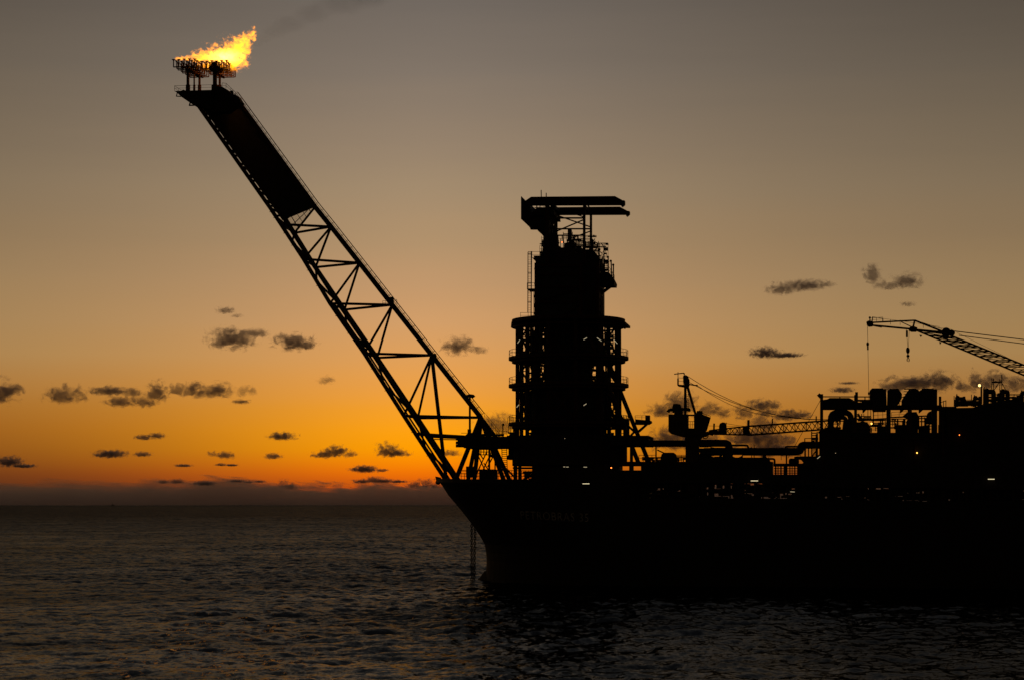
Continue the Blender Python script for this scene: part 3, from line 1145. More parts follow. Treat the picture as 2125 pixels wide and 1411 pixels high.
# flame: glowing gas
def flame():
    v = 0.0
    root_p = P(440, 120, v)
    bl_px = [(375, 122, 9, 3), (390, 120, 13, 6), (408, 121, 17, 9), (425, 120, 18, 13), (443, 118, 20, 17), (460, 117, 22, 20), (478, 114, 22, 24), (493, 106, 17, 24), (502, 92, 13, 17),
             (498, 128, 14, 12), (484, 135, 14, 12), (510, 82, 10, 11), (519, 75, 8, 9), (526, 68, 6, 10), (515, 92, 7, 8), (505, 76, 5, 8), (512, 98, 6, 6), (527, 57, 3, 4), (528, 84, 3.5, 6), (505, 116, 10, 12), (430, 134, 20, 10), (455, 138, 22, 9), (507, 131, 9, 6), (512, 110, 8, 10)]
    m = bpy.data.materials.new('burning_gas')
    m.use_nodes = True
    gg = G(m.node_tree)
    m.node_tree.nodes.clear()
    t = gg.n('ShaderNodeTexCoord')
    p = t.outputs['Object']
    # turbulence carried along the wind
    warp = gg.n('ShaderNodeTexNoise')
    gg.put(warp.inputs['Vector'], p)
    warp.inputs['Scale'].default_value = 0.55
    warp.inputs['Detail'].default_value = 4
    pw = gg.v('ADD', p, gg.v('MULTIPLY', gg.v('SUBTRACT', warp.outputs[1], (0.5, 0.5, 0.5)), (1.6, 1.6, 1.6)))
    best = None
    k = MPX
    lo = [1e9] * 3
    hi = [-1e9] * 3
    for px, py, rx, ry in bl_px:
        o = P(px, py, v) - root_p
        rr = (rx * k * 1.15, max(ry * k * 1.1, 1.4 if rx > 8 else .5), ry * k * 1.15)
        q = gg.v('DIVIDE', gg.v('SUBTRACT', pw, tuple(o)), rr)
        f = gg.m('SUBTRACT', 1.0, gg.v('LENGTH', q, out=1))
        best = f if best is None else gg.m('MAXIMUM', best, f)
        for i in range(3):
            lo[i] = min(lo[i], o[i] - rr[i] - .7)
            hi[i] = max(hi[i], o[i] + rr[i] + .7)
    nz = gg.noise(pw, 1.5, 5, 0.68, 0.6)
    lick = gg.noise(gg.v('ADD', gg.v('MULTIPLY', p, (0.42, 0.42, 0.62)), (3.1, 7.7, 1.9)), 1.0, 2, 0.5, 1.2)
    f = gg.m('ADD', gg.m('ADD', best, gg.m('MULTIPLY', gg.m('SUBTRACT', nz, 0.53), 3.4)), gg.m('MULTIPLY', gg.m('SUBTRACT', lick, 0.52), 3.0))
    f = gg.m('MULTIPLY', gg.m('MAXIMUM', f, 0.0), 2.6)
    f = gg.m('MINIMUM', f, 1.0)
    # hot core towards the middle of the body
    sp = gg.n('ShaderNodeSeparateXYZ')
    gg.put(sp.inputs[0], p)
    core = gg.v('LENGTH', gg.v('DIVIDE', gg.v('SUBTRACT', p, tuple(P(468, 119, v) - root_p)), (6.5, 4, 2.6)), out=1)
    core = gg.m('MAXIMUM', gg.m('SUBTRACT', 1.0, core), 0.0)
    e = gg.n('ShaderNodeEmission')
    gg.put(e.inputs[0], gg.mix(core, (1.0, 0.3, 0.006, 1), (1.0, 0.5, 0.07, 1)))
    gg.put(e.inputs[1], gg.m('MULTIPLY', f, gg.m('MULTIPLY_ADD', core, 2.8, 1.5)))
    ab = gg.n('ShaderNodeVolumeAbsorption')
    ab.inputs[0].default_value = (0, 0, 0, 1)
    gg.put(ab.inputs[1], gg.m('MULTIPLY', f, 0.25))
    ad = gg.n('ShaderNodeAddShader')
    m.node_tree.links.new(e.outputs[0], ad.inputs[0])
    m.node_tree.links.new(ab.outputs[0], ad.inputs[1])
    o = gg.n('ShaderNodeOutputMaterial')
    m.node_tree.links.new(ad.outputs[0], o.inputs['Volume'])
    m.cycles.volume_step_rate = 0.12
    mb = MB()
    mid = Vector([(lo[i] + hi[i]) / 2 for i in range(3)])
    mb.obox(mid, Vector(((hi[0] - lo[0]) / 2, 0, 0)), Vector((0, (hi[1] - lo[1]) / 2, 0)), Vector((0, 0, (hi[2] - lo[2]) / 2)))
    ob = mb.build('flame', m)
    ob.location = root_p
    tag(ob, 'ragged yellow gas flame blown to the right from the burner tips', 'flame')
    ld = bpy.data.lights.new('flame_light', 'POINT')
    ld.energy = 3000
    ld.color = (1.0, 0.38, 0.1)
    ld.shadow_soft_size = 2.5
    lo_ = bpy.data.objects.new('flame_light', ld)
    COL.objects.link(lo_)
    lo_.location = root_p + Vector((3.0, 0, 1.0)) - root_p
    lo_.parent = ob


flame()


def smoke():
    pts = [(533, 92, 9), (546, 82, 12), (563, 70, 15), (580, 60, 17), (600, 50, 20), (650, 28, 26), (700, 8, 30), (760, -14, 36)]
    c = P(640, 30, 0)
    bl = []
    lo = [1e9] * 3
    hi = [-1e9] * 3
    for px, py, r in pts:
        o = P(px, py, 0) - c
        rr = (r * MPX * 1.9, r * MPX, r * MPX)
        bl.append((tuple(o), rr))
        for i in range(3):
            lo[i] = min(lo[i], o[i] - rr[i] * 1.2)
            hi[i] = max(hi[i], o[i] + rr[i] * 1.2)
    mat = cloud_material('soot_smoke', bl, 0.03, 0.12, 1.0, (0.12, 0.11, 0.1), detail=4, step=0.5)
    mb = MB()
    mid = Vector([(lo[i] + hi[i]) / 2 for i in range(3)])
    mb.obox(mid, Vector(((hi[0] - lo[0]) / 2, 0, 0)), Vector((0, (hi[1] - lo[1]) / 2, 0)), Vector((0, 0, (hi[2] - lo[2]) / 2)))
    ob = mb.build('smoke', mat)
    ob.location = c
    tag(ob, 'faint grey smoke trailing up and right from the flame', 'smoke', None, 'stuff')


smoke()
# ------------------------------------------------------------------ clutter helper
def clutter(mb, x0, y0, x1, y1, v0, v1, n, seed, rmin=.06, rmax=.22, horiz=.45, boxes=.15):
    """tangle of pipes, brackets and small equipment inside a pixel window"""
    q = random.Random(seed)
    for _ in range(n):
        v = q.uniform(v0, v1)
        t = q.random()
        x = q.uniform(x0, x1)
        y = q.uniform(y0, y1)
        r = q.uniform(rmin, rmax)
        if t < boxes:
            w = q.uniform(2, 7)
            h = q.uniform(2, 7)
            mb.box(max(x0, x - w / 2), max(y0, y - h / 2), min(x1, x + w / 2), min(y1, y + h / 2), v, v + 1)
        elif t < boxes + horiz:
            L = q.uniform(6, 26)
            mb.tube(P(max(x0, x - L), y, v), P(min(x1, x + L), y, v), r, n=6)
        elif t < .9:
            L = q.uniform(5, 22)
            mb.tube(P(x, max(y0, y - L), v), P(x, min(y1, y + L), v), r, n=6)
        else:
            mb.tube(P(x, y, v), P(min(x1, x + q.uniform(-9, 9)), max(y0, y - q.uniform(4, 14)), v), r, n=6)
    return mb


# ------------------------------------------------------------------ turret tower
tower = thing('turret_tower', P(1180, 1005, 0), 'tall round turret tower wrapped in ring balconies on the fore deck', 'tower')
uc, _ = UZ(1180, 800, 0)


def zy(y, v=0):
    return UZ(1180, y, v)[1]


RC = 13.5
ncol = 12
ZB, ZT = zy(962), zy(668)
for i in range(ncol):
    a = 2 * math.pi * (i + .5) / ncol
    x, yv = uc + RC * math.cos(a), RC * math.sin(a)
    MB().tube(S(x, yv, ZB), S(x, yv, ZT), 0.52, n=10).build('column', M_RUST, tower)


def ring(mb, u, v, z, r0, r1, th, n=48, a0=0, a1=2 * math.pi):
    vs, fs = [], []
    for i in range(n + 1):
        a = a0 + (a1 - a0) * i / n
        for r_ in (r0, r1):
            for zz in (z, z - th):
                vs.append(S(u + r_ * math.cos(a), v + r_ * math.sin(a), zz))
    for i in range(n):
        o = i * 4
        fs += [(o, o + 2, o + 6, o + 4), (o + 1, o + 5, o + 7, o + 3), (o, o + 4, o + 5, o + 1), (o + 2, o + 3, o + 7, o + 6)]
    return mb.add(vs, fs)


for k, y in enumerate((741.5, 798, 877)):
    z = zy(y)
    m = MB()
    ring(m, uc, 0, z, 12.2, 15.75, 0.75)
    ring(m, uc, 0, z - 1.0, 13.2, 14.9, 0.5)
    for i in range(24):
        a = 2 * math.pi * i / 24
        m.bar(S(uc + 13.4 * math.cos(a), 13.4 * math.sin(a), z - 1.5), S(uc + 15.6 * math.cos(a), 15.6 * math.sin(a), z - .5), .25)
    o = m.build('ring_balcony', M_RUST, tower)
    m = MB()
    n = 40
    pts = [S(uc + 15.6 * math.cos(2 * math.pi * i / n), 15.6 * math.sin(2 * math.pi * i / n), z) for i in range(n + 1)]
    m.rail(pts, 1.75, 2.4, .055)
    m.build('railing', M_YEL, o)
    # floor inside the ring
    m = MB()
    ring(m, uc, 0, z - .1, 3.0, 12.3, 0.35, n=36)
    for i in range(6):
        uu = uc - 12 + 4.8 * i
        hv = math.sqrt(max(0, 12.4 ** 2 - (uu - uc) ** 2))
        m.bar(S(uu, -hv, z - .7), S(uu, hv, z - .7), .4, .9)
    m.build('floor', M_DECK, tower)
# top roof ring
m = MB()
z = zy(664)
ring(m, uc, 0, z, 9, 14.9, 0.9)
ring(m, uc, 0, z - 1.8, 13.9, 14.7, 0.35)
for i in range(28):
    a = 2 * math.pi * i / 28
    m.bar(S(uc + 14.3 * math.cos(a), 14.3 * math.sin(a), z - 1.9), S(uc + 14.6 * math.cos(a), 14.6 * math.sin(a), z - .3), .18)
m.slab([(1243, 661), (1265, 661), (1297, 667), (1297, 672), (1243, 672)], -7, 7)
m.slab([(1062, 665), (1115, 661), (1115, 670), (1062, 670)], -7, 7)
m.slab([(1284, 668), (1297, 668), (1299, 676), (1294, 681), (1288, 678)], -2, 2)
m.slab([(1061, 668), (1074, 668), (1068, 678), (1060, 680)], -2, 2)
m.build('roof_ring', M_RUST, tower)
m = MB()
m.rail([P(1080, 661, -4), P(1112, 661, -4)], 1.5, 2.2, .05)
m.rail([P(1080, 661, -4), P(1080, 661, 3)], 1.5, 2.2, .05)
m.build('railing', M_YEL, tower)
# core
m = MB()
m.tube(S(uc, 0, zy(910)), S(uc, 0, zy(800)), 9.6, n=20)
m.build('swivel_stack', M_GREY, tower)
m = MB()
m.tube(S(uc, 0, zy(800)), S(uc, 0, zy(664)), 6.3, n=20)
m.build('swivel_stack', M_GREY, tower)
for i in range(12):
    a = 2 * math.pi * i / 12
    x, yv = uc + 9.8 * math.cos(a), 9.8 * math.sin(a)
    MB().tube(S(x, yv, zy(905)), S(x, yv, zy(690)), 0.2 + .1 * (i % 3), n=8).build('riser_pipe', M_PIPE, tower)
q = random.Random(11)
for lev, (ya, yb, dens) in enumerate(((740, 676, 210), (797, 752, 190), (876, 808, 250), (905, 884, 90))):
    m = MB()
    for i in range(dens):
        a = q.uniform(0, 2 * math.pi)
        rr = q.uniform(6.6, 12.9)
        y0 = q.uniform(yb, ya)
        x, yv = uc + rr * math.cos(a), rr * math.sin(a)
        t = q.random()
        if t < .3:
            h = q.uniform(.3, 1.4)
            s_ = q.uniform(.25, .8)
            zz = zy(ya) if q.random() < .6 else zy(y0)
            m.obox(S(x, yv, min(zy(yb), zz + h / 2)), AX * s_, LX * s_, Vector((0, 0, h / 2)))
        elif t < .72:
            b = a + q.uniform(.15, .5)
            m.tube(S(x, yv, zy(y0)), S(uc + rr * math.cos(b), rr * math.sin(b), zy(y0)), q.uniform(.1, .3), n=6)
        elif t < .84:
            m.tube(S(x, yv, zy(ya)), S(x, yv, zy(yb)), q.uniform(.08, .26), n=6)
        else:
            b = a + q.uniform(-.5, .5)
            m.tube(S(x, yv, zy(ya)), S(uc + rr * math.cos(b), rr * math.sin(b), zy(yb)), q.uniform(.1, .2), n=6)
    m.build('pipework', M_PIPE, tower)
# stairs zigzag at the left and right
m = MB()
for (xa, xb, va) in ((1082, 1100, -3), (1262, 1280, 3)):
    for lev, (ya, yb) in enumerate(((740, 700), (700, 676), (797, 770), (770, 745), (876, 840), (840, 803))):
        x0, x1 = (xa, xb) if lev % 2 else (xb, xa)
        m.bar(P(x0, ya, va), P(x1, yb, va), .3, .5)
        m.ladder(P(xa, ya, va + 1.5), P(xa, yb, va + 1.5), .9, .45, .06)
        m.bar(P(x0 - 3, yb, va), P(x1 + 3, yb, va), .25)
m.build('stair', M_STEEL, tower)
m = MB()
# X bracing between columns on three levels
for i in range(ncol):
    a = 2 * math.pi * (i + .5) / ncol
    b = 2 * math.pi * (i + 1.5) / ncol
    A_ = lambda zz, t: S(uc + RC * math.cos(t), RC * math.sin(t), zz)
    if i % 2 == 0:
        m.tube(A_(zy(876), a), A_(zy(808), b), .28, n=6)
        m.tube(A_(zy(876), b), A_(zy(808), a), .28, n=6)
        m.tube(A_(zy(736), a), A_(zy(736), b), .2, n=6)
    m.tube(A_(zy(700), a), A_(zy(700), b), .14, n=6)
m.split('brace', M_RUST, tower)
# solid skirt and base ring
m = MB()
m.tube(S(uc, 0, zy(966)), S(uc, 0, zy(905)), 14.8, n=32)
m.build('skirt', M_STEEL, tower)
m = MB()
m.box(1066, 884, 1072, 903, -3, -1)
m.box(1052, 903, 1345, 924, -9, 7)
m.slab([(1058, 898), (1064, 898), (1066, 905), (1056, 905)], -5, 0)
m.build('turntable_deck', M_STEEL, tower)
m = MB()
m.box(1054, 896, 1066, 899, -4, 2)
for x in (1056, 1060, 1065):
    m.tube(P(x, 878, -4), P(x, 897, -4), .12, n=5)
m.tube(P(1063, 897, -3), P(1063, 910, -3), .1, n=5)
m.rail([P(1053, 878, -5), P(1066, 878, -5)], 1.5, 1.2, .05)
m.build('access_platform', M_STEEL, tower)

# upper square block
m = MB()
m.box(1112, 546, 1208, 664, -7, 5)
m.build('upper_block', M_GREY, tower)
m = MB()
m.box(1206, 540, 1244, 664, -5, 7)
m.box(1243, 600, 1249, 664, -2, 2)
m.build('upper_block', M_GREY, tower)
for x in (1113, 1205, 1240):
    MB().tube(P(x, 905, -7.6), P(x, 546, -7.6), .5, n=8).build('column', M_RUST, tower)
for y in (551, 569, 595, 627):
    MB().bar(P(1113, y, -7.4), P(1205, y, -7.4), .5, .6).build('floor_beam', M_RUST, tower)
m = MB()
m.tube(P(1120, 626, -7.5), P(1200, 596, -7.5), .25)
m.tube(P(1165, 660, -7.5), P(1204, 630, -7.5), .25)
m.split('brace', M_RUST, tower)
# small fittings breaking the outline of the block
m = MB()
for yy, xx, w_, h_ in ((556, 1110, 3, 4), (572, 1111, 2, 7), (588, 1110, 3, 3), (612, 1109, 4, 5), (630, 1110, 3, 8), (648, 1109, 4, 4)):
    m.box(xx - w_ / 2, yy, xx + w_, yy + h_, -5, -3)
for yy, xx, w_, h_ in ((618, 1245, 3, 6), (634, 1246, 4, 3), (646, 1246, 5, 7), (655, 1249, 4, 6), (598, 1247, 5, 4)):
    m.box(xx - w_, yy, xx + w_ / 2, yy + h_, -4, -2)
m.tube(P(1108, 664, -4), P(1108, 604, -4), .1, n=5)
m.tube(P(1251, 664, -2), P(1251, 616, -2), .13, n=5)
m.split('junction_box', M_STEEL, tower)
m = MB()
clutter(m, 1126, 498, 1160, 512, -4, 2, 26, 81, .07, .18, .4)
clutter(m, 1190, 500, 1240, 522, -4, 3, 34, 82, .06, .16, .4)
clutter(m, 1112, 536, 1130, 548, -5, 0, 12, 83, .08, .2)
clutter(m, 1244, 540, 1262, 566, -3, 2, 16, 84, .06, .14)
m.rail([P(1206, 516, -3), P(1238, 520, -3)], 1.5, 1.2, .06)
m.build('pipework', M_PIPE, tower)
# machinery on top of the block
m = MB()
m.slab([(1107, 531), (1128, 531), (1128, 546), (1112, 546)], -6, 4)
m.box(1126, 508, 1158, 548, -5, 3)
m.box(1158, 514, 1172, 548, -4, 2)
m.slab([(1170, 509), (1174, 504), (1180, 503), (1183, 498), (1189, 499), (1190, 505), (1194, 508), (1194, 530), (1170, 530)], -3, 2)
m.box(1168, 526, 1216, 548, -4, 3)
m.box(1196, 513, 1206, 528, -3, 0)
m.slab([(1206, 520), (1224, 518), (1224, 524), (1236, 526), (1238, 548), (1206, 548)], -3, 3)
m.slab([(1222, 512), (1232, 520), (1246, 540), (1250, 562), (1241, 566), (1222, 548)], -3, 3)
m.build('machinery_housing', M_GREY, tower)
m = MB()
clutter(m, 1120, 500, 1156, 545, -7, -5.2, 16, 3, .08, .2)
clutter(m, 1160, 488, 1238, 520, -5.5, 4, 30, 4, .08, .22)
clutter(m, 1228, 505, 1262, 562, -4, 3, 46, 5, .05, .14)
clutter(m, 1120, 505, 1128, 545, -5.5, 0, 8, 6, .05, .12)
m.build('pipework', M_PIPE, tower)
m = MB()
m.box(1178, 476, 1185, 500, -2, 0)
m.rail([P(1156, 502, -5), P(1186, 502, -5)], 1.6, 1.5, .05)
m.rail([P(1186, 500, 4), P(1210, 502, 4)], 1.6, 1.5, .05)
for x in (1169, 1188, 1216, 1222, 1235, 1242):
    m.tube(P(x, 515, -1), P(x, 482 if x < 1200 else 501, -1), .09, n=5)
m.tube(P(1169, 486, -1), P(1188, 486, -1), .12, n=5)
m.tube(P(1169, 493, -1), P(1188, 493, -1), .1, n=5)
m.build('vent_stack', M_STEEL, tower)
# scaffold whips to the upper right
m = MB()
for x, yt in ((1220, 500), (1228, 503), (1242, 504), (1254, 506)):
    m.tube(P(x, 545, 1), P(x, yt, 1), .08, n=5)
    m.tube(P(x, 560, 1), P(x, 540, 1), .1, n=5)
m.tube(P(1228, 513, 1), P(1258, 512, 1), .16, n=5)
m.tube(P(1228, 516, 1), P(1256, 515, 1), .07, n=5)
m.tube(P(1241, 518, 1), P(1253, 531, 1), .08, n=5)
m.tube(P(1254, 514, 1), P(1264, 545, 1), .07, n=5)
m.tube(P(1253, 512, 1), P(1253, 560, 1), .13, n=5)
for k in range(5):
    m.bar(P(1236 + k * 2, 530 + k * 6, -1), P(1248 + k * 1.5, 530 + k * 6, -1), .12)
m.rail([P(1249, 545, -2), P(1262, 546, -2)], 1.4, 1.2, .05)
m.build('scaffold', M_STEEL, tower)
# side platform on the right with its strut and vent pipes
m = MB()
m.slab([(1240, 567), (1262, 564), (1270, 575), (1275, 585), (1274, 592), (1240, 592)], -4, 3)
m.build('side_platform', M_STEEL, tower)
m = MB()
m.tube(P(1272, 591, -1), P(1243, 613, -1), .42)
m.build('strut', M_RUST, tower)
m = MB()
for x, yt, xb in ((1261, 533, 1263), (1267, 541, 1270), (1272, 549, 1273)):
    m.tube(P(xb, 585, -2), P(x + 1, yt, -2), .17, n=6)
    m.ball(P(x + .5, yt + 1, -2), .33)
m.build('vent_pipe', M_PIPE, tower)
m = MB()
m.rail([P(1242, 566, -3.5), P(1262, 564, -3.5), P(1275, 584, -3.5)], 1.6, 1.1, .05)
m.build('railing', M_YEL, tower)
# caged ladder down the left side
m = MB()
m.ladder(P(1099, 650, -3), P(1099, 522, -3), .75, .45, .05)
for i in range(24):
    y = 527 + i * 5
    if i % 4 == 0:
        for dx in (-3.4, 3.6):
            m.tube(P(1099, y, -3), P(1099 + dx, y, -3.8), .05, n=4)
        m.tube(P(1095.6, y, -3.8), P(1102.6, y, -3.8), .08, n=4)
for dx in (-3.6, 3.6):
    m.tube(P(1099 + dx, 524, -3.8), P(1099 + dx - .6, 649, -3.8), .07, n=4)
m.tube(P(1103, 522, -3), P(1102, 662, -3), .15, n=5)
m.build('caged_ladder', M_STEEL, tower)
m = MB()
m.slab([(1104, 535), (1127, 535), (1127, 547), (1115, 547)], -5, 1)
m.rail([P(1096, 536, -4.5), P(1104, 536, -4.5), P(1120, 536, -4.5)], 1.7, 1.4, .05)
m.bar(P(1096, 523, -3), P(1104, 523, -3), .08)
m.slab([(1093, 599), (1112, 599), (1112, 602), (1095, 602)], -5, 0)
m.rail([P(1094, 600, -5), P(1111, 600, -5)], 1.6, 1.0, .055)
m.rail([P(1120, 523, -5), P(1127, 523, -5)], 1.6, .9, .05)
m.slab([(1120, 522), (1128, 522), (1128, 526), (1120, 526)], -5, 0)
m.build('ladder_landing', M_STEEL, tower)
# small landing at the lower right
m = MB()
m.slab([(1318, 869), (1350, 872), (1351, 876), (1345, 880), (1318, 880)], -4, 0)
m.rail([P(1318, 870, -4), P(1346, 870, -4)], 1.0, 1.5, .06)
m.box(1339, 861, 1348, 873, -4, -2)
m.tube(P(1348, 876, -3), P(1326, 896, -3), .2)
m.tube(P(1341, 880, -3), P(1322, 896, -3), .2)
m.slab([(1293, 868), (1304, 868), (1304, 905), (1293, 905)], -3, 0)
m.rail([P(1294, 872, -4), P(1304, 872, -4)], 1.2, 1, .05)
clutter(m, 1286, 872, 1302, 903, -3, 3, 22, 9, .1, .25)
m.tube(P(1300, 880, -2), P(1322, 900, -2), .3)
m.tube(P(1305, 908, -2), P(1322, 889, -2), .3)
m.build('access_platform', M_STEEL, tower)
# long raking stays from the tower to the deck
for x0, y0, x1, y1, v in ((1199, 640, 1325, 960, -9.5), (1218, 640, 1347, 960, 3.5)):
    MB().tube(P(x0, y0, v), P(x1, y1, v), .58, n=10).build('raking_leg', M_RUST, tower)

# ------------------------------------------------------------------ gantry on the tower top
gan = thing('top_gantry', P(1180, 545, 0), 'crane gantry of two long runway beams crowning the turret tower', 'gantry')
VG = 7.5
for v, y0, y1, xa, xb, cut in ((-VG, 407.5, 425, 1091, 1291, 1), (VG, 429.5, 445, 1104, 1301, 1)):
    m = MB()
    m.slab([(xa, y0 + 9), (xa + 11, y0 + 1.5), (1276 + (xb - 1291), y0), (xb, y0 + 8), (xb, y1), (xa, y1 + .8)], v - .9, v + .9)
    o = m.build('runway_beam', M_RUST, gan)
    m = MB()
    m.slab([(xb - 1, y0 + 8.5), (xb + 5, y0 + 9), (xb + 5, y1 - 1), (xb, y1 + 3.5), (xb - 2, y1 + 3)], v - 1.1, v + 1.1)
    m.build('end_stop', M_STEEL, o)
for x, y0, v, w in ((1135, 425, -VG, 8), (1153, 445, VG, 7), (1212, 424, -VG, 5), (1226, 444, VG, 4.5)):
    MB().box(x - w / 2, y0, x + w / 2, 548, v - .4, v + .4).build('leg', M_RUST, gan)
for a, b, v, w in (((1139, 453), (1210, 453), -VG, 3.2), ((1155, 475.5), (1226, 475.5), VG, 3), ((1139, 489), (1210, 489), -VG, 2.8),
                   ((1156, 480), (1210, 457), -VG, 2.6), ((1160, 449), (1224, 471), VG, 2.6), ((1194, 445), (1212, 451), -VG, 2.2),
                   ((1189, 494), (1226, 480), VG, 2.4), ((1219, 425), (1226, 436), VG, 3), ((1210, 455), (1226, 474), 0, 0)):
    if w:
        MB().bar(P(*a, v), P(*b, v), w * MPX).build('brace', M_RUST, gan)
for x in (1135, 1212):
    MB().bar(P(x, 428, -VG), P(x, 428, -VG) + LX * 2 * VG, .5, .9).build('cross_beam', M_RUST, gan)
m = MB()
m.slab([(1081, 408.5), (1082, 408), (1091, 417.5), (1097, 420), (1102, 437), (1104, 444), (1100, 456), (1086, 456), (1081, 455)], -8, 6)
m.slab([(1104, 441), (1110, 437), (1122, 433), (1146, 429), (1150, 446), (1140, 447), (1104, 446)], -7, 6)
m.slab([(1081, 455), (1103, 451), (1135, 452), (1137, 478), (1124, 477), (1114, 476), (1101, 464), (1098, 461), (1095, 461), (1095, 458), (1090, 458), (1090, 455)], -7, 5)
m.slab([(1112, 474), (1137, 474), (1137, 500), (1127, 490)], -6, 4)
m.slab([(1128, 486), (1156, 486), (1156, 512), (1128, 512)], -5, -2)
m.build('trolley_house', M_STEEL, gan)
m = MB()
for k in range(5):
    m.slab([(1086 + 4 * k, 456 + 4 * k), (1104 + 3 * k, 456 + 4 * k), (1104 + 3 * k, 459.5 + 4 * k), (1086 + 4 * k, 459.5 + 4 * k)], -8, -6)
m.tube(P(1101, 470, -6), P(1114, 470, -6), .1)
m.tube(P(1101, 475.5, -6), P(1114, 475.5, -6), .25)
m.tube(P(1101, 466, -6), P(1101, 475, -6), .15)
m.tube(P(1117, 477, -6), P(1130, 489, -6), .3)
m.build('cable_steps', M_STEEL, gan)
m = MB()
m.tube(P(1123.3, 410, -7), P(1123, 395, -7), .12, n=6)
m.tube(P(1133.5, 410, -7), P(1133.5, 401, -7), .12, n=6)
m.split('lightning_rod', M_STEEL, gan)
m = MB()
m.box(1142, 425, 1152, 433, -6, 6)
m.box(1150, 446, 1160, 458, 4, 7)
for x in (1144, 1148, 1152):
    m.tube(P(x, 445, 2), P(x, 512, 2), .12, n=5)
m.ladder(P(1125.5, 490, -4), P(1125.5, 545, -4), .5, .5)
clutter(m, 1138, 446, 1154, 510, -4, 5, 46, 12, .1, .25)
clutter(m, 1105, 425, 1140, 440, -3, 5, 8, 13, .1, .2)
m.build('hoist_gear', M_STEEL, gan)

# ------------------------------------------------------------------ chain platform over the bow
bow = thing('bow_platform', P(1005, 992, 0), 'stepped pipe platform on crossed legs between boom foot and tower', 'platform')
m = MB()
m.slab([(955, 909), (964, 905), (1052, 905), (1072, 909), (1072, 925), (1050, 929), (962, 929), (962, 924), (957, 924), (957, 917), (950, 917), (950, 913), (946, 913), (946, 909)], -9, 2)
m.build('deck', M_STEEL, bow)
m = MB()
m.slab([(963, 905), (972, 897), (978, 897), (982, 905)], -5, 0)
clutter(m, 990, 900, 1046, 907, -7, -2, 26, 21, .1, .25)
clutter(m, 946, 905, 968, 926, -10, -8, 18, 22, .15, .3)
m.tube(P(1043.5, 880, -4), P(1043.5, 906, -4), .14, n=6)
m.ball(P(1044, 881, -4), .35)
m.build('valve_gear', M_PIPE, bow)
m = MB()
m.rail([P(1020, 903, -8), P(1052, 905, -8)], 1.3, 1.6, .05)
m.rail([P(1056, 943, -4), P(1064, 943, -4)], 1.3, .9, .07)
m.build('railing', M_YEL, bow)
m = MB()
m.slab([(1055, 922), (1062, 922), (1062, 943), (1066, 946), (1066, 953), (1052, 953), (1052, 946), (1055, 943)], -4, 1)
m.build('hanging_stage', M_STEEL, bow)
for x, w in ((986.5, 2.6), (1015, 3.6), (1027, 2.2)):
    MB().box(x - w / 2, 928, x + w / 2, 992, -7, -6.5).build('leg', M_RUST, bow)
for a, b in (((986, 932), (1006, 974)), ((1010, 937), (990, 980)), ((1023, 931), (1002, 975)), ((988, 930), (1003, 952)), ((1024, 945), (1012, 968)), ((986, 990), (996, 968)), ((1004, 960), (1016, 978))):
    MB().bar(P(*a, -6), P(*b, -6), .28).build('brace', M_RUST, bow)
m = MB()
for y in (932, 937, 943):
    m.bar(P(992, y, -3), P(1024, y, -3), .22)
for x in (998, 1004, 1010, 1021):
    m.bar(P(x, 928, -3), P(x, 944, -3), .22)
m.box(1014, 943, 1024, 948, -4, -2)
m.build('hanging_rack', M_STEEL, bow)
m = MB()
m.ladder(P(1047.5, 975, -5), P(1046.5, 930, -5), 1.3, .5, .1)
m.build('ladder', M_STEEL, bow)
m = MB()
m.box(994, 973, 1025, 1003, -9, -3)
tag(m.build('winch_house', M_STEEL), 'larger square winch house on the fore deck under the crossed legs', 'deck house')
m = MB()
m.box(967, 967, 985, 990, 6, 10)
tag(m.build('winch_house', M_STEEL), 'smaller square deck house close behind the boom foot', 'deck house')
# lattice of walkways on the forecastle
m = MB()
for y in (975, 981, 987, 994):
    m.bar(P(955, y, 4), P(1130, y + 1, 4), .16)
for x in range(957, 1132, 7):
    m.bar(P(x, 975 if x > 1020 else 982, 4), P(x, 1004, 4), .13)
m.tube(P(1052, 973, 3), P(1068, 990, 3), .25)
for a, b in (((1085, 979), (1103, 988)), ((1060, 1004), (1080, 995)), ((1085, 996), (1104, 985))):
    m.tube(P(*a, 5), P(*b, 5), .3)
m.bar(P(1020, 995.5, 0), P(1130, 996, 0), .5)
m.rail([P(957, 989, -7), P(992, 990, -7)], 1.5, 1.3, .06)
clutter(m, 1030, 996, 1110, 1008, -4, 4, 30, 23, .12, .3)
clutter(m, 1086, 978, 1110, 1006, -4, 6, 26, 24, .1, .3)
tag(m.build('deck_railing', M_STEEL), 'tangle of handrails and walkways along the fore deck', 'railing')
# columns between tower skirt and deck
for x, w in ((1069, 7), (1078, 6), (1108, 8), (1310, 9)):
    MB().box(x - w / 2, 960, x + w / 2, 1010, -6, -5).build('column', M_RUST, tower)
m = MB()
m.box(1064, 968.5, 1125, 972, -6, 2)
m.box(1110, 962, 1284, 1046, -12, -2)
m.box(1283, 975, 1347, 1046, -12, -2)
m.box(1283, 957, 1347, 966, -12, -6)
m.box(1290, 925, 1300, 960, -4, -2)
m.box(1110, 985, 1125, 1000, -14, -12)
m.box(1064, 960, 1100, 965, -10, 6)
m.build('base_frame', M_STEEL, tower)

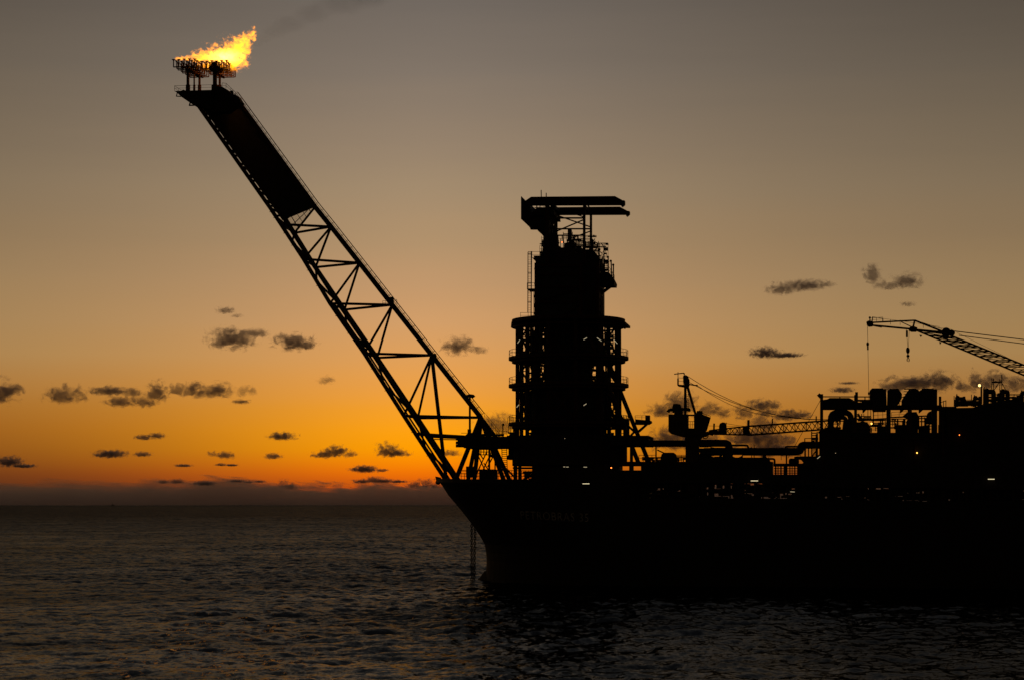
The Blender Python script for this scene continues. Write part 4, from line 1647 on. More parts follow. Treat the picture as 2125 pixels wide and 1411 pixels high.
# ------------------------------------------------------------------ deck modules aft of the tower
mod = thing('process_module', P(1520, 1045, -14), 'long low pipe-covered process module between tower and cooler frame', 'module')
m = MB()
m.box(1330, 957, 1603, 1002, -20, -12)
m.build('deck_box', M_STEEL, mod)
m = MB()
for x in list(range(1345, 1690, 17)):
    m.box(x - 1.6, 1000, x + 1.6, 1048, -20, -19.5)
m.box(1330, 1034, 1700, 1050, -23, -21)
m.box(1330, 1000, 1480, 1010, -18, -10)
m.split('support_leg', M_STEEL, mod)
m = MB()
clutter(m, 1330, 1000, 1690, 1046, -19, -14, 230, 31, .25, .8, .5, .3)
m.build('pipework', M_PIPE, mod)
m = MB()
# large vessels lying on the deck
m.vessel(P(1378, 952, -14), P(1398, 952, -14), 1.7)
o = m.build('vessel', M_GREY, mod)
for xa, xb, y, r in ((1520, 1592, 963, 1.8), (1640, 1655, 957, .8), (1455, 1500, 958, 1.3)):
    MB().vessel(P(xa, y, -14), P(xb, y, -14), r).build('vessel', M_GREY, mod)
m = MB()
m.arc([P(1440, 919, -16), P(1513, 919, -16), P(1513, 962, -16)], .95, 1.2, 10)
m.build('pipe', M_PIPE, mod)
m = MB()
m.arc([P(1340, 919.5, -13), P(1445, 919.5, -13)], .85, 1, 10)
m.build('pipe', M_PIPE, mod)
m = MB()
m.box(1314, 913.5, 1444, 926, -12, -9)
m.build('bridge_beam', M_STEEL, mod)
m = MB()
m.arc([P(1514, 936, -12), P(1662, 936, -12), P(1662, 923, -12), P(1706, 923, -12)], .95, 1.6, 10)
m.build('pipe', M_PIPE, mod)
m = MB()
m.arc([P(1514, 923.5, -11), P(1552.5, 923.5, -11), P(1552.5, 934, -11)], .26, .5)
m.arc([P(1630, 934, -11), P(1630, 926, -11), P(1660, 926, -11)], .24, .5)
m.arc([P(1334, 914, -8), P(1334, 908, -8), P(1352, 908, -8), P(1352, 914, -8)], .3, .6)
m.arc([P(1588, 951.5, -11), P(1607.5, 951.5, -11), P(1607.5, 962, -11)], .26, .5)
m.build('small_pipe', M_PIPE, mod)
m = MB()
for x, ya, yb, w in ((1506, 930, 960, 13), (1586, 940, 962, 8), (1632, 936, 963, 3), (1361, 925, 958, 2.4), (1298, 924, 958, 3), (1310, 925, 1000, 6)):
    m.box(x - w / 2, ya, x + w / 2, yb, -15, -14)
m.tube(P(1364, 933, -14), P(1392, 946, -14), .17)
m.tube(P(1512, 944, -14), P(1534, 954, -14), .2)
m.slab([(1528, 951), (1541, 944), (1541, 954), (1528, 956)], -15, -13)
m.split('pipe_support', M_RUST, mod)
m = MB()
m.box(1450, 930, 1508, 938, -15, -10)
m.box(1452, 935, 1508, 941.5, -15, -10)
clutter(m, 1452, 926, 1508, 931, -15, -12, 10, 41, .08, .16, .8)
clutter(m, 1452, 941, 1482, 956, -15, -9, 26, 42, .1, .22, .6)
clutter(m, 1482, 941, 1510, 956, -15, -9, 8, 43, .1, .22, .6)
m.box(1483, 950, 1520, 957, -15, -10)
m.build('pipe_rack', M_PIPE, mod)
m = MB()
m.rail([P(1326, 957, -18), P(1362, 957, -18)], 1.6, 1.0, .06)
m.rail([P(1392, 957, -18), P(1425, 957, -18)], 1.6, 1.3, .06)
clutter(m, 1332, 948, 1425, 957, -15, -12, 60, 44, .08, .2, .4)
m.bar(P(1395, 946, -14), P(1425, 946, -14), .2)
m.rail([P(1540, 954, -13), P(1662, 954, -13)], 1.2, 5, .07, mid=False)
for x, y0 in ((1565, 922), (1560, 926), (1528, 950), (1595, 948), (1450, 952)):
    m.tube(P(x, 960, -13), P(x, y0, -13), .11, n=5)
clutter(m, 1515, 952, 1590, 960, -15, -12, 26, 45, .1, .25, .5)
m.build('railing', M_YEL, mod)
m = MB()
# open rack with sky behind it at 1608-1660
m.box(1605, 961, 1690, 967, -20, -17)
for x in (1608, 1613.5, 1619, 1626, 1638, 1643, 1648, 1654, 1661, 1668, 1676):
    m.box(x, 965, x + q.uniform(1.6, 3.4), 985, -19, -18.6)
for y in (970.5, 975.5, 980):
    m.box(1606, y, 1690, y + 1.6, -19, -18.6)
m.box(1626, 965, 1634, 985, -19, -18)
m.box(1600, 984, 1700, 1005, -20, -12)
m.slab([(1655, 966), (1662, 963), (1672, 956), (1690, 950), (1690, 1000), (1655, 1000)], -19, -16)
m.slab([(1648, 947), (1655, 946), (1700, 946), (1700, 952), (1671, 964), (1662, 953), (1648, 952)], -17, -14)
m.build('open_rack', M_STEEL, mod)

# stair tower at the left of the cooler frame
m = MB()
for x in (1671.5, 1678, 1684.5, 1696):
    m.tube(P(x, 950, -15), P(x, 895 if x > 1680 else 925, -15), .16, n=5)
m.tube(P(1670, 909, -15), P(1670, 948, -15), .14, n=5)
m.tube(P(1670, 909, -15), P(1684, 909, -15), .09, n=5)
for y in (898, 903, 909, 914):
    m.bar(P(1684, y, -15), P(1697, y, -15), .25)
for k in range(9):
    m.bar(P(1684, 929 + 2.6 * k, -15), P(1697, 929 + 2.6 * k, -15), .14)
m.slab([(1683, 907), (1698, 907), (1698, 912), (1683, 912)], -16, -14)
m.slab([(1684, 914), (1698, 917), (1698, 927), (1674, 927), (1682, 918)], -16, -14)
m.bar(P(1684, 948, -15), P(1697, 930, -15), .3)
tag(m.build('stair_tower', M_STEEL), 'open zigzag stair tower at the left foot of the cooler frame', 'stair tower')

# ------------------------------------------------------------------ cooler frame
fr = thing('cooler_frame', P(1830, 1045, -16), 'tall open steel frame of columns carrying the row of coolers', 'steel frame')
for x, y0, w in ((1705, 817, 6.5), (1775.5, 819, 6), (1844, 846, 9), (1888, 846, 9), (1939, 840, 12), (1951, 822, 5)):
    MB().box(x - w / 2, y0, x + w / 2, 905, -20, -19).build('column', M_RUST, fr)
m = MB()
m.tube(P(1698, 817.5, -20), P(1704, 824, -20), .45)
m.tube(P(1777.5, 813, -20), P(1777.5, 850, -20), .35)
m.split('davit_arm', M_RUST, fr)
m = MB()
m.box(1708, 840, 1955, 848.5, -20, -15)
m.slab([(1708, 829), (1716, 828), (1722, 825), (1762, 825), (1770, 829), (1775, 834), (1775, 842), (1708, 842)], -19, -13)
m.box(1775, 834.5, 1812, 842, -19, -13)
m.build('top_deck', M_STEEL, fr)
m = MB()
m.bar(P(1708, 822.7, -20), P(1808, 823, -20), .26)
m.bar(P(1775, 830.5, -20), P(1808, 830.5, -20), .45)
for x in (1743, 1795):
    m.bar(P(x, 823, -20), P(x, 842, -20), .25)
clutter(m, 1776, 830, 1808, 836, -19, -16, 14, 51, .08, .16)
m.rail([P(1866, 842, -19), P(1884, 842, -19)], 2.2, 1, .1)
m.build('railing', M_YEL, fr)
m = MB()
for x0, x1 in ((1790, 1799), (1868, 1878), (1907, 1918)):
    m.slab([(x0, 848), (x1, 848), (x0 + 2, 856), (x0, 856)], -19, -17)
m.slab([(1810, 848), (1840, 848), (1838, 853), (1812, 853)], -19, -15)
m.slab([(1753, 848), (1760, 848), (1756, 853)], -19, -16)
m.split('gusset', M_STEEL, fr)
m = MB()
m.box(1700, 897, 1964, 1012, -21, -15)
o = m.build('module_wall', M_STEEL, fr)
m = MB()
m.bar(P(1706, 908.5, -21.2), P(1964, 910, -21.2), .35, .3)
for x in (1708, 1779, 1851, 1899):
    m.bar(P(x, 909, -21.2), P(x, 965, -21.2), .3, .3)
m.split('girder', M_RUST, fr)
MB().bar(P(1957, 895, -21.3), P(1957, 948, -21.3), .5).build('girder', M_RUST, fr)
# machinery inside the open storey
m = MB()
m.arc([P(1724, 892, -16), P(1724, 856, -16), P(1764, 856, -16), P(1768, 878, -16), P(1768, 898, -16)], .75, 1.5, 10)
m.build('pipe_loop', M_PIPE, fr)
m = MB()
m.arc([P(1728, 870, -14), P(1728, 866, -14), P(1755, 866, -14), P(1756, 890, -14)], .55, .8, 8)
m.box(1728, 867.5, 1756, 870, -15, -14)
m.build('pipe_loop', M_PIPE, fr)
m = MB()
m.slab([(1698, 895), (1715, 886), (1728, 884), (1728, 898), (1698, 898)], -16, -13)
m.box(1728, 872, 1750, 874, -15, -14)
m.slab([(1750, 872), (1766, 866), (1768, 898), (1746, 898), (1748, 888)], -15.5, -14)
clutter(m, 1726, 872, 1745, 893, -17, -14, 12, 61, .08, .18)
m.box(1727, 890, 1768, 899, -15, -14)
clutter(m, 1778, 858, 1808, 898, -17, -14, 16, 62, .08, .2)
m.slab([(1778, 877), (1790, 873), (1800, 876), (1806, 884), (1806, 899), (1778, 899)], -15, -12)
clutter(m, 1806, 868, 1842, 894, -18, -15, 26, 63, .07, .16, .45, .08)
m.box(1820, 884, 1842, 899, -15, -14)
clutter(m, 1848, 868, 1884, 890, -18, -15, 30, 64, .07, .16, .45, .08)
m.box(1858, 882, 1884, 899, -15, -14)
m.slab([(1872, 864), (1882, 855), (1902, 854), (1906, 862), (1905, 899), (1888, 899), (1886, 868)], -15, -12)
clutter(m, 1902, 862, 1936, 890, -18, -15, 18, 65, .08, .2, .45, .08)
m.slab([(1906, 884), (1930, 880), (1930, 899), (1906, 899)], -15, -14)
m.arc([P(1928, 880, -15), P(1928, 858, -15), P(1944, 857, -15)], .7, 1.4, 8)
m.bar(P(1780, 872, -13), P(1844, 868, -13), .45)
m.bar(P(1844, 866, -13), P(1934, 862, -13), .35)
m.build('machinery', M_GREY, fr)
m = MB()
m.rail([P(1812, 868, -18), P(1842, 866, -18)], 1.6, 1.4, .05)
m.rail([P(1850, 866, -18), P(1882, 864, -18)], 1.3, 1.6, .05)
for x in (1801, 1807, 1813):
    m.tube(P(x, 848, -17), P(x, 870, -17), .09, n=5)
m.tube(P(1780, 858, -16), P(1786, 868, -16), .3)
m.build('handrail', M_YEL, fr)
m = MB()
m.tube(P(1695, 1000, -20.5), P(1695, 900, -20.5), .3)
m.slab([(1690, 950), (1702, 940), (1702, 1010), (1690, 1010)], -20.5, -10)
m.box(1684, 1005, 1712, 1046, -19, -12)
m.build('corner_box', M_STEEL, fr)

# coolers on top of the frame
def cooler(pts, label, holes=()):
    root = thing('air_cooler', P(sum(p[0] for p in pts) / len(pts), 841, -15), label, 'cooler', 'box coolers on the steel frame')
    MB().slab(pts, -19, -12.5).build('casing', M_GREY, root)
    x0 = min(p[0] for p in pts)
    x1 = max(p[0] for p in pts)
    y0 = min(p[1] for p in pts)
    m = MB()
    for k in range(5):
        y = y0 + 5 + k * 5
        m.bar(P(x0 + 3, y, -19.2), P(x1 - 4, y, -19.2), .18, .15)
    m.build('louvre', M_STEEL, root)
    m = MB()
    m.bar(P(x0 + 4, y0 - .4, -19), P(x1 - 7, y0 - .4, -19), .25)
    for x in (x0 + 6, (x0 + x1) / 2 - 3, x1 - 9):
        m.tube(P(x, y0 + 1, -17), P(x, y0 - 1.3, -17), .16)
    m.build('top_rail', M_STEEL, root)


cooler([(1805, 810), (1808, 806.5), (1839, 806.5), (1840, 830), (1840, 841), (1806, 841)], 'square-cornered cooler box, first from the left on the frame')
cooler([(1843, 809), (1846, 807.5), (1865, 807.5), (1868, 811), (1872, 817), (1871.5, 826), (1866, 836), (1860, 841), (1842, 841)], 'cooler box with its right side bellied and cut back, second from the left')
cooler([(1880, 816), (1886, 808), (1904, 807), (1908, 811), (1908, 841), (1872, 841), (1873, 827), (1878, 822)], 'cooler box with a sloping left shoulder, third from the left')
cooler([(1909, 810), (1914, 807), (1945, 807), (1945, 841), (1909, 841)], 'widest square cooler box, last on the right of the row')

# ------------------------------------------------------------------ aft module at the right edge
aft = thing('aft_module', P(2060, 1045, -15), 'massive dark module block at the right edge with pipes on its roof', 'module')
m = MB()
m.slab([(1964, 846), (2020, 845), (2040, 838), (2070, 833), (2220, 833), (2220, 1015), (1960, 1015), (1960, 905), (1966, 900)], -21, -7)
m.build('block', M_STEEL, aft)
m = MB()
m.box(1950, 843, 1985, 848, -21, -10)
m.box(1955, 850, 1960, 905, -20, -18)
clutter(m, 1950, 848, 1966, 904, -19, -12, 40, 71, .15, .45)
m.box(1950, 897, 1990, 906, -20, -14)
m.slab([(1953, 853), (1966, 853), (1966, 859), (1955, 859)], -19, -17)
m.build('pipework', M_PIPE, aft)
m = MB()
m.box(1330, 1040, 2220, 1052, -24, -22)
for x in range(1700, 2210, 16):
    m.box(x, 1012, x + q.uniform(3, 7), 1046, -20, -19)
m.split('support_leg', M_STEEL, aft)
m = MB()
clutter(m, 1700, 1010, 2210, 1044, -19, -12, 330, 72, .25, .8, .5, .35)
m.build('pipework', M_PIPE, aft)
m = MB()
# pipe arches on the roof
for x0, x1, yt, w in ((1983, 2001, 827, .45), (2020, 2034, 827, .4), (2044, 2062, 812, .55), (2077, 2091, 813, .55), (2118, 2135, 817, .4)):
    m.arc([P(x0 + 2, 842, -17), P(x0 + 2, yt + 2, -17)], w * 1.3, .3)
    m.arc([P(x0 - 1, yt, -17), P(x1, yt, -17), P(x1, 842, -17)], w, .3)
    m.ball(P(x0 + 5, yt - 3, -17), .45)
    m.tube(P(x0 + 2, yt, -17), P(x0 + 2, yt - 8, -17), .3, .1)
    m.box(x0 - 1, 833, x0 + 6, 843, -18, -16)
    m.box(x1 - 2.5, 822, x1 + 2.5, 831, -18, -16)
m.build('pipe_arch', M_PIPE, aft)
m = MB()
m.slab([(1983, 838), (1984, 823), (1986, 816), (1988, 823), (1989, 842), (1983, 842)], -18, -16)
m.slab([(2041, 838), (2041, 806), (2043, 801), (2045, 812), (2047, 820), (2050, 838)], -18, -16)
clutter(m, 1985, 831, 2035, 842, -18, -12, 26, 73, .1, .3)
clutter(m, 2040, 822, 2125, 834, -18, -10, 44, 74, .1, .35)
m.box(2071, 815, 2076, 834, -17, -15)
m.build('vent_stack', M_PIPE, aft)
m = MB()
m.rail([P(1980, 842, -20), P(2036, 842, -20)], 1.5, 1.4, .07)
m.rail([P(2046, 830, -20), P(2140, 830, -20)], 1.5, 1.3, .08)
m.rail([P(2040, 821, -19), P(2140, 820, -19)], .1, 3, .06)
for x, yt in ((1980, 821), (2016, 818), (2121, 814), (1963, 830), (1958, 831)):
    m.tube(P(x, 843, -19), P(x, yt, -19), .1, n=5)
m.tube(P(1951, 835, -19), P(1963, 831, -19), .09, n=5)
m.build('railing', M_YEL, aft)
ant = MB()
for x, yt in ((2058.5, 784), (2062, 785), (2075, 786), (2079, 777)):
    ant.tube(P(x, 832, -16), P(x, yt, -16), .12, n=5)
ant.bar(P(2059, 793, -16), P(2080, 792, -16), .35)
ant.bar(P(2064, 791, -16), P(2076, 794, -16), .3)
ant.tube(P(2074, 792, -16), P(2061, 812, -16), .1, n=5)
ant.tube(P(2080, 796, -16), P(2088, 811, -16), .1, n=5)
tag(ant.build('antenna_mast', M_STEEL), 'cluster of thin antenna masts with a crossbar on the right-hand block', 'antenna')

# ------------------------------------------------------------------ slewing crane with its boom lowered
VC = -17
cr = thing('pedestal_crane', P(1432, 1040, VC), 'pedestal crane with boom lowered nearly level, its mast standing clear', 'crane')
MB().tube(P(1437, 1040, VC), P(1437, 905, VC), 1.75, n=20).build('pedestal', M_YEL, cr)
m = MB()
m.slab([(1387, 859), (1422, 859), (1424, 902), (1456, 905), (1452, 912), (1446, 925), (1423, 925), (1421, 906), (1413, 905), (1392, 899), (1387, 894)], VC - 2.2, VC + 2.2)
m.slab([(1421, 888), (1460, 888), (1468, 900), (1464, 905), (1421, 906)], VC - 2.2, VC + 2.2)
m.slab([(1424, 859), (1427, 859), (1427, 890), (1421, 890)], VC - 2, VC + 2)
m.build('machinery_house', M_YEL, cr)
m = MB()
m.slab([(1394, 850), (1397, 838), (1400, 837), (1411, 838), (1416, 852), (1416, 859), (1399, 859), (1399, 853)], VC - 1, VC + 1)
m.arc([P(1386, 855, VC), P(1389, 850, VC), P(1398, 850, VC), P(1399, 856, VC)], .4, .7)
m.box(1408, 846, 1428, 852, VC - 1, VC + 1)
m.arc([P(1424, 849, VC), P(1430, 849, VC), P(1430, 853, VC)], .4, .5)
m.build('exhaust', M_STEEL, cr)
m = MB()
m.slab([(1446, 852), (1457, 852), (1457, 859), (1473, 865), (1466, 893), (1440, 893), (1440, 861), (1445, 860)], VC - 2.6, VC - .6)
m.build('cab', M_YEL, cr)
m = MB()
m.rail([P(1457, 860, VC - 2.6), P(1474, 866, VC - 2.6)], .4, 1, .06, mid=False)
m.tube(P(1474, 866, VC - 2), P(1466, 893, VC - 2), .12)
m.rail([P(1428, 887, VC), P(1441, 887, VC)], 1.6, .6, .06)
m.tube(P(1426, 861, VC), P(1441, 861, VC), .22)
m.build('railing', M_YEL, cr)
MB().tube(P(1422, 888, VC - 1), P(1422, 800, VC - .3), .32).build('mast_leg', M_YEL, cr)
MB().tube(P(1422, 888, VC + 1.5), P(1422.5, 800, VC + .3), .28).build('mast_leg', M_YEL, cr)
MB().tube(P(1446, 868, VC - 1), P(1425, 797, VC - .3), .32).build('mast_leg', M_YEL, cr)
MB().tube(P(1446, 868, VC + 1.5), P(1426, 797, VC + .3), .28).build('mast_leg', M_YEL, cr)
m = MB()
m.ladder(P(1427, 850, VC), P(1426, 806, VC), .45, .45, .05)
m.build('mast_ladder', M_STEEL, cr)
m = MB()
m.slab([(1417, 781), (1419, 778.5), (1423, 777.5), (1427, 779.5), (1428.5, 784), (1430, 787), (1430, 799), (1428, 803), (1421, 803), (1419, 797)], VC - .9, VC + .9)
m.build('mast_head', M_YEL, cr)
m = MB()
m.slab([(1406, 797), (1420, 798), (1420, 803), (1407.5, 801), (1405.5, 799)], VC - 1, VC + 1)
m.rail([P(1406.5, 797.5, VC - 1), P(1418, 798, VC - 1)], 1.7, 1.5, .05)
m.tube(P(1407, 798, VC), P(1407, 785, VC), .2)
m.tube(P(1407, 785, VC), P(1407, 771.5, VC), .09)
m.tube(P(1399, 776, VC), P(1419.5, 773.5, VC), .13)
m.tube(P(1419.5, 773.5, VC), P(1420, 778, VC), .15)
m.tube(P(1430, 797, VC), P(1448, 800, VC), .16)
m.ball(P(1446, 799.5, VC), .28)
m.build('mast_platform', M_STEEL, cr)
m = MB()
c = P(1463.5, 903, VC)
for i in range(14):
    a = 2 * math.pi * i / 14
    b = 2 * math.pi * (i + 1) / 14
    m.tube(c + AX * .75 * math.cos(a) + up * .75 * math.sin(a), c + AX * .75 * math.cos(b) + up * .75 * math.sin(b), .16, n=6)
m.build('hose_reel', M_STEEL, cr)
bm1 = MB()
Vn, Vf = VC - 1.1, VC + 1.1
for v in (Vn, Vf):
    bm1.tube(P(1466, 897, v), P(1480, 901, v), .35)
    bm1.tube(P(1472, 894, v), P(1484, 892, v), .3)
bm1.lattice((P(1482, 891.5, Vn), P(1552, 884, Vn)), (P(1482, 891.5, Vf), P(1552, 884, Vf)), (P(1470, 900, Vf), P(1558, 902, Vf)), (P(1470, 900, Vn), P(1558, 902, Vn)), 8, .2, .09)
bm1.lattice((P(1552, 884, Vn), P(1745, 870.5, Vn)), (P(1552, 884, Vf), P(1745, 870.5, Vf)), (P(1558, 902, Vf), P(1745, 888, Vf)), (P(1558, 902, Vn), P(1745, 888, Vn)), 16, .24, .1)
bm1.slab([(1470, 893), (1508, 892), (1508, 899), (1470, 902)], VC - .5, VC + .5)
o = bm1.build('boom', M_YEL, cr)
m = MB()
m.slab([(1492, 893), (1492, 883), (1494, 878), (1499, 875.5), (1504, 876), (1507, 880), (1508, 893)], VC - .8, VC + .8)
m.slab([(1541, 884), (1549, 883), (1555, 886), (1555, 900), (1542, 900)], VC - .6, VC + .6)
m.split('sheave_block', M_STEEL, o)
m = MB()
for x, yt, yb, w in ((1481.5, 878, 893, .22), (1506.5, 876, 893, .12), (1552.8, 871, 897, .3), (1602.5, 868, 882, .16), (1693.5, 863, 876, .16)):
    m.tube(P(x, yb, VC), P(x + .4, yt, VC), w, n=6)
m.tube(P(1471, 883, VC), P(1602, 886, VC), .04, n=4)
m.split('boom_post', M_YEL, o)
# luffing ropes from mast head to boom tip
def rope(a, b, sag, r, n=14):
    m = MB()
    pts = []
    for i in range(n + 1):
        t = i / n
        p = a.lerp(b, t)
        p.z -= sag * 4 * t * (1 - t)
        pts.append(p)
    for p, q_ in zip(pts, pts[1:]):
        m.tube(p, q_, r, n=5)
    return m
for a, b, sag, r in (((1428, 781), (1740, 868), 3.6, .075), ((1429, 792), (1740, 869), 2.9, .075), ((1448, 800), (1640, 864), 2.2, .06), ((1507, 878), (1552, 884), .1, .05)):
    rope(P(*a, VC), P(*b, VC), sag, r).build('rope', M_STEEL, cr)
rope(P(1703, 829, -20), P(1635, 950, -16), 0, .06).build('guy_wire', M_STEEL, fr)

# ------------------------------------------------------------------ lattice crane reaching in from the right
VD = -19
c2 = thing('lattice_crane', P(2390, 1040, VD), 'lattice boom crane reaching in high over the coolers from the right', 'crane')
MB().tube(P(2390, 1045, VD), P(2390, 890, VD), 1.8, n=18).build('pedestal', M_YEL, c2)
m = MB()
m.slab([(2350, 850), (2440, 850), (2440, 895), (2350, 895)], VD - 2.5, VD + 2.5)
m.slab([(2400, 850), (2406, 850), (2380, 745), (2375, 745)], VD - 1.5, VD + 1.5)
m.slab([(2352, 850), (2357, 850), (2381, 745), (2376, 745)], VD - 1.5, VD + 1.5)
m.build('machinery_house', M_YEL, c2)
n1, f1 = VD - 1.2, VD + 1.2
m = MB()
m.lattice((P(1962, 692, n1), P(2360, 852, n1)), (P(1962, 692, f1), P(2360, 852, f1)), (P(1900, 685, f1), P(2350, 872, f1)), (P(1900, 685, n1), P(2350, 872, n1)), 34, .24, .1)
o = m.build('boom', M_YEL, c2)
m = MB()
for v in (n1, f1):
    m.tube(P(1808, 669.5, v), P(1898, 665, v), .2)
    m.tube(P(1808, 675, v), P(1892, 683, v), .24)
    m.tube(P(1898, 665, v), P(1956, 688, v), .24)
    m.tube(P(1870, 668, v), P(1895, 680, v), .12)
    m.tube(P(1898, 666, v), P(1894, 683, v), .22)
    m.tube(P(1893, 684, v), P(1955, 690, v), .3)
    m.tube(P(1814, 676, v), P(1830, 679, v), .2)
for x, y in ((1898, 665), (1858, 667), (1893, 684), (1935, 689)):
    m.tube(P(x, y, n1), P(x, y, f1), .16)
m.build('boom_tip', M_YEL, o)
m = MB()
m.slab([(1798, 668), (1802, 665.5), (1810, 666), (1813, 669), (1811, 677), (1803, 678), (1799, 674)], VD - .7, VD + .7)
m.slab([(1888, 679), (1894, 676), (1904, 680), (1902, 688), (1892, 688), (1886, 685)], VD - 1, VD + 1)
m.build('tip_sheave', M_STEEL, o)
m = MB()
m.tube(P(1963.5, 689, VD - .9), P(1963.5, 689, VD + .9), 1.1, n=16)
m.tube(P(1975, 691, VD - .7), P(1975, 691, VD + .7), .8, n=14)
m.slab([(1954, 686), (1972, 686), (1968, 703), (1958, 704)], VD - .6, VD + .6)
m.build('winch', M_STEEL, o)
m = MB()
m.rail([P(1806, 668, n1), P(1832, 666, n1)], .9, 1.6, .05)
m.ball(P(1805, 659.5, VD), .3)
m.tube(P(1810, 667, VD), P(1811, 657.5, VD), .12)
m.tube(P(1805, 660, VD), P(1805, 667, VD), .12)
m.tube(P(1832, 669, VD), P(1832, 661, VD), .12)
m.tube(P(1811, 658, VD), P(1832, 661, VD), .06)
for x, y in ((1848, 666), (1868, 667), (1916, 673)):
    m.tube(P(x, y + 8, VD), P(x, y - 3, VD), .05, n=4)
m.slab([(1908, 695), (1914, 696), (1911, 700)], VD - .3, VD + .3)
m.slab([(1949, 709), (1954, 710), (1951, 715)], VD - .3, VD + .3)
m.build('tip_railing', M_YEL, o)
for a, b, r in (((1978, 687), (2376, 735), .12), ((1990, 696), (2376, 746), .11), ((1832, 661), (1950, 678), .04), ((1898, 664), (1955, 683), .05), ((1985, 690), (2120, 756), .04), ((1935, 678), (1976, 684), .04)):
    rope(P(*a, VD), P(*b, VD), 0, r, 4).build('rope', M_STEEL, c2)

hk = thing('hook_block', P(1884, 684, VD), 'heavy hook block hanging on short ropes near the boom bend', 'hook')
m = MB()
m.tube(P(1880.5, 684, VD), P(1884, 720, VD), .06, n=5)
m.tube(P(1887, 684, VD), P(1885, 720, VD), .05, n=5)
m.tube(P(1882, 686, VD), P(1882, 700, VD), .25, n=6)
m.build('rope', M_STEEL, hk)
m = MB()
m.ball(P(1884, 727, VD), .48, 10, 1.75)
m.build('block', M_YEL, hk)
m = MB()
m.ball(P(1884.3, 738.5, VD), .4, 10)
m.tube(P(1884, 730, VD), P(1884.2, 742, VD), .14)
c = P(1884.6, 746.5, VD)
for i in range(10):
    a = 2 * math.pi * i / 12 - 1.2
    b = 2 * math.pi * (i + 1) / 12 - 1.2
    m.tube(c + AX * .26 * math.cos(a) + up * .5 * math.sin(a), c + AX * .26 * math.cos(b) + up * .5 * math.sin(b), .11, n=6)
m.build('hook', M_STEEL, hk)
wk = thing('whip_line', P(1801, 680, VD), 'thin whip line with a small weight hanging from the boom tip', 'hook line')
m = MB()
m.tube(P(1800, 676, VD), P(1801, 712, VD), .06, n=5)
m.tube(P(1801, 724, VD), P(1803, 822, VD), .055, n=5)
m.tube(P(1803.3, 850, VD + 1), P(1803, 812, VD), .05, n=5)
m.build('rope', M_STEEL, wk)
m = MB()
m.ball(P(1800.6, 714, VD), .36, 8, 1.5)
m.tube(P(1800.8, 718, VD), P(1801, 726, VD), .2)
m.ball(P(1802.6, 816, VD), .2, 8, 2)
m.build('weight', M_YEL, wk)

# ------------------------------------------------------------------ lamps
def tube_lamp(x0, y0, x1, y1, v, mat, label, r=.09):
    root = thing('tube_lamp', P((x0 + x1) / 2, (y0 + y1) / 2, v), label, 'lamp', 'small tube lamps on the ship')
    MB().tube(P(x0, y0, v), P(x1, y1, v), r, n=6).build('tube', mat, root)
    MB().bar(P(x0, y0, v) + up * (r + .06), P(x1, y1, v) + up * (r + .06), .2, .06).build('housing', M_STEEL, root)


tube_lamp(1209, 1003, 1223, 1003, -25, M_LAMPW, 'long tube lamp low on the fore deck, under the tower')
tube_lamp(1558, 997, 1573, 997, -22.5, M_LAMPW, 'long tube lamp low on the process module')
tube_lamp(2050, 993.5, 2064, 993.5, -22, M_LAMPW, 'long tube lamp on the block near the right edge')
tube_lamp(1169, 968, 1173, 968, -16, M_LAMPD, 'short dim tube lamp under the tower skirt, left of a close pair')
tube_lamp(1175, 968.3, 1180, 968.3, -16, M_LAMPD, 'short dim tube lamp under the tower skirt, right of a close pair')
tube_lamp(1211, 968.5, 1218, 968.5, -16, M_LAMPD, 'dim tube lamp alone under the middle of the tower skirt')
tube_lamp(1074, 712, 1079, 705, -11, M_LAMPD, 'tilted tube lamp on the upper level at the tower\'s left column')
tube_lamp(1072, 845, 1077, 839, -11, M_LAMPD, 'tilted tube lamp on the lowest level at the tower\'s left column')
tube_lamp(1211, 705, 1218, 701, -15, M_LAMPD, 'tilted tube lamp just left of the raking leg')
tube_lamp(1239, 701, 1248, 708, -13, M_LAMPD, 'tilted tube lamp just right of the raking leg')
tube_lamp(1274, 705, 1281, 713, -10, M_LAMPD, 'tilted tube lamp at the tower\'s right column')
tube_lamp(1211, 841, 1217, 837, -15, M_LAMPD, 'faint tilted tube lamp low in the middle of the tower')
tube_lamp(1696, 951, 1702, 946, -22, M_LAMPD, 'tilted tube lamp by the stair tower')
tube_lamp(1640, 1019.5, 1649, 1020, -22.5, M_LAMPD, 'dim orange-tinged lamp low under the open rack')


def bulb_lamp(x, y, v, r, mat, label, arm=(0, 6)):
    root = thing('bulb_lamp', P(x, y, v), label, 'lamp', 'small round lamps on the ship')
    MB().ball(P(x, y, v), r, 8).build('bulb', mat, root)
    m = MB()
    m.tube(P(x + .8, y, v + .3), P(x + 3, y + 1, v + .8), r * .5)
    m.split('bracket', M_STEEL, root)


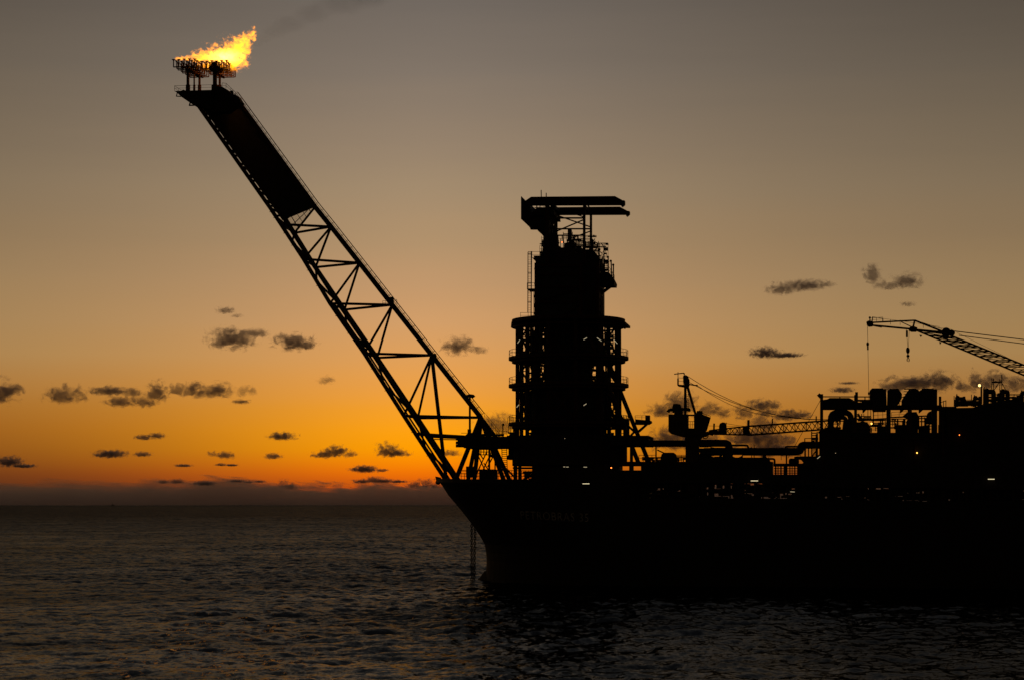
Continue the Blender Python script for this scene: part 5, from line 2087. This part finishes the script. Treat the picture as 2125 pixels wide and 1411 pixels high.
bulb_lamp(1808.5, 878.5, -20.5, .22, M_LAMPY, 'yellow lamp glowing in the open storey of the cooler frame')
bulb_lamp(1903, 939, -22, .17, M_LAMPY, 'yellow lamp on the dark wall below the coolers')
bulb_lamp(1734, 939.5, -22, .09, M_LAMPD, 'tiny pale lamp at the left of the wall below the coolers')
bulb_lamp(1166.3, 503, -7, .14, M_LAMPR, 'red lamp among the machinery at the tower top')
bulb_lamp(1200, 658, -10.5, .14, M_LAMPR, 'orange lamp on the tower column above the ring balconies')
bulb_lamp(1268.5, 970, -16, .18, M_LAMPR, 'orange lamp at the right under the tower skirt')
bulb_lamp(1172, 909, -16, .08, M_LAMPD, 'tiny pale lamp at the rim of the tower skirt')
bulb_lamp(1991, 902, -22, .12, M_LAMPR, 'faint orange lamp at the top left of the right-hand block')
lp = thing('lamp_post', P(2037, 838, -18), 'slim post with a round floodlight beside the antenna masts', 'lamp post')
m = MB()
m.tube(P(2036.5, 838, -18), P(2036.5, 800, -18), .22)
m.ball(P(2036, 800, -18), .3)
m.build('pole', M_STEEL, lp)
MB().ball(P(2032.6, 799.3, -18.4), .34, 10).build('lamp_head', M_LAMPH, lp)

# ------------------------------------------------------------------ fishing boat on the horizon
D = 24000
b0 = far_at(233, 1046, D)
b0.z = 0
k = D / F
q3 = D / 7000
bt = thing('distant_boat', b0, 'tiny mast and hull of a boat on the horizon at left', 'boat')
X1 = Vector((1, 0, 0)); Y1 = Vector((0, 1, 0))
m = MB()
w = 4.2 * k
m.add([b0 + X1 * x + Y1 * y + up * z for x, y, z in ((x_, y_ * q3, z_ * q3) for x_, y_, z_ in ((-w, 0, 2.6), (-w * .7, 2.4, 2.2), (w, 2.2, 2.4), (w, -2.2, 2.4), (-w * .7, -2.4, 2.2), (-w * .7, 0, -.5), (w * .9, 1.6, -.5), (w * .9, -1.6, -.5)))],
      [(0, 4, 3, 2, 1), (0, 1, 5), (0, 5, 4), (1, 2, 6, 5), (4, 5, 7, 3), (2, 3, 7, 6), (5, 6, 7)])
m.build('hull', M_STEEL, bt)
MB().obox(b0 + (X1 * 2.0 + up * 4.4) * q3, X1 * 2.4 * q3, Y1 * 1.5 * q3, up * 2.0 * q3).build('wheelhouse', M_STEEL, bt)
m = MB()
m.tube(b0 + (X1 * -.6 + up * 2) * q3, b0 + (X1 * -.6 + up * 13.5) * q3, .35 * q3, .18 * q3)
m.tube(b0 + (X1 * -.6 + up * 5) * q3, b0 + (X1 * 3.8 + up * 9) * q3, .15 * q3)
m.build('mast', M_STEEL, bt)
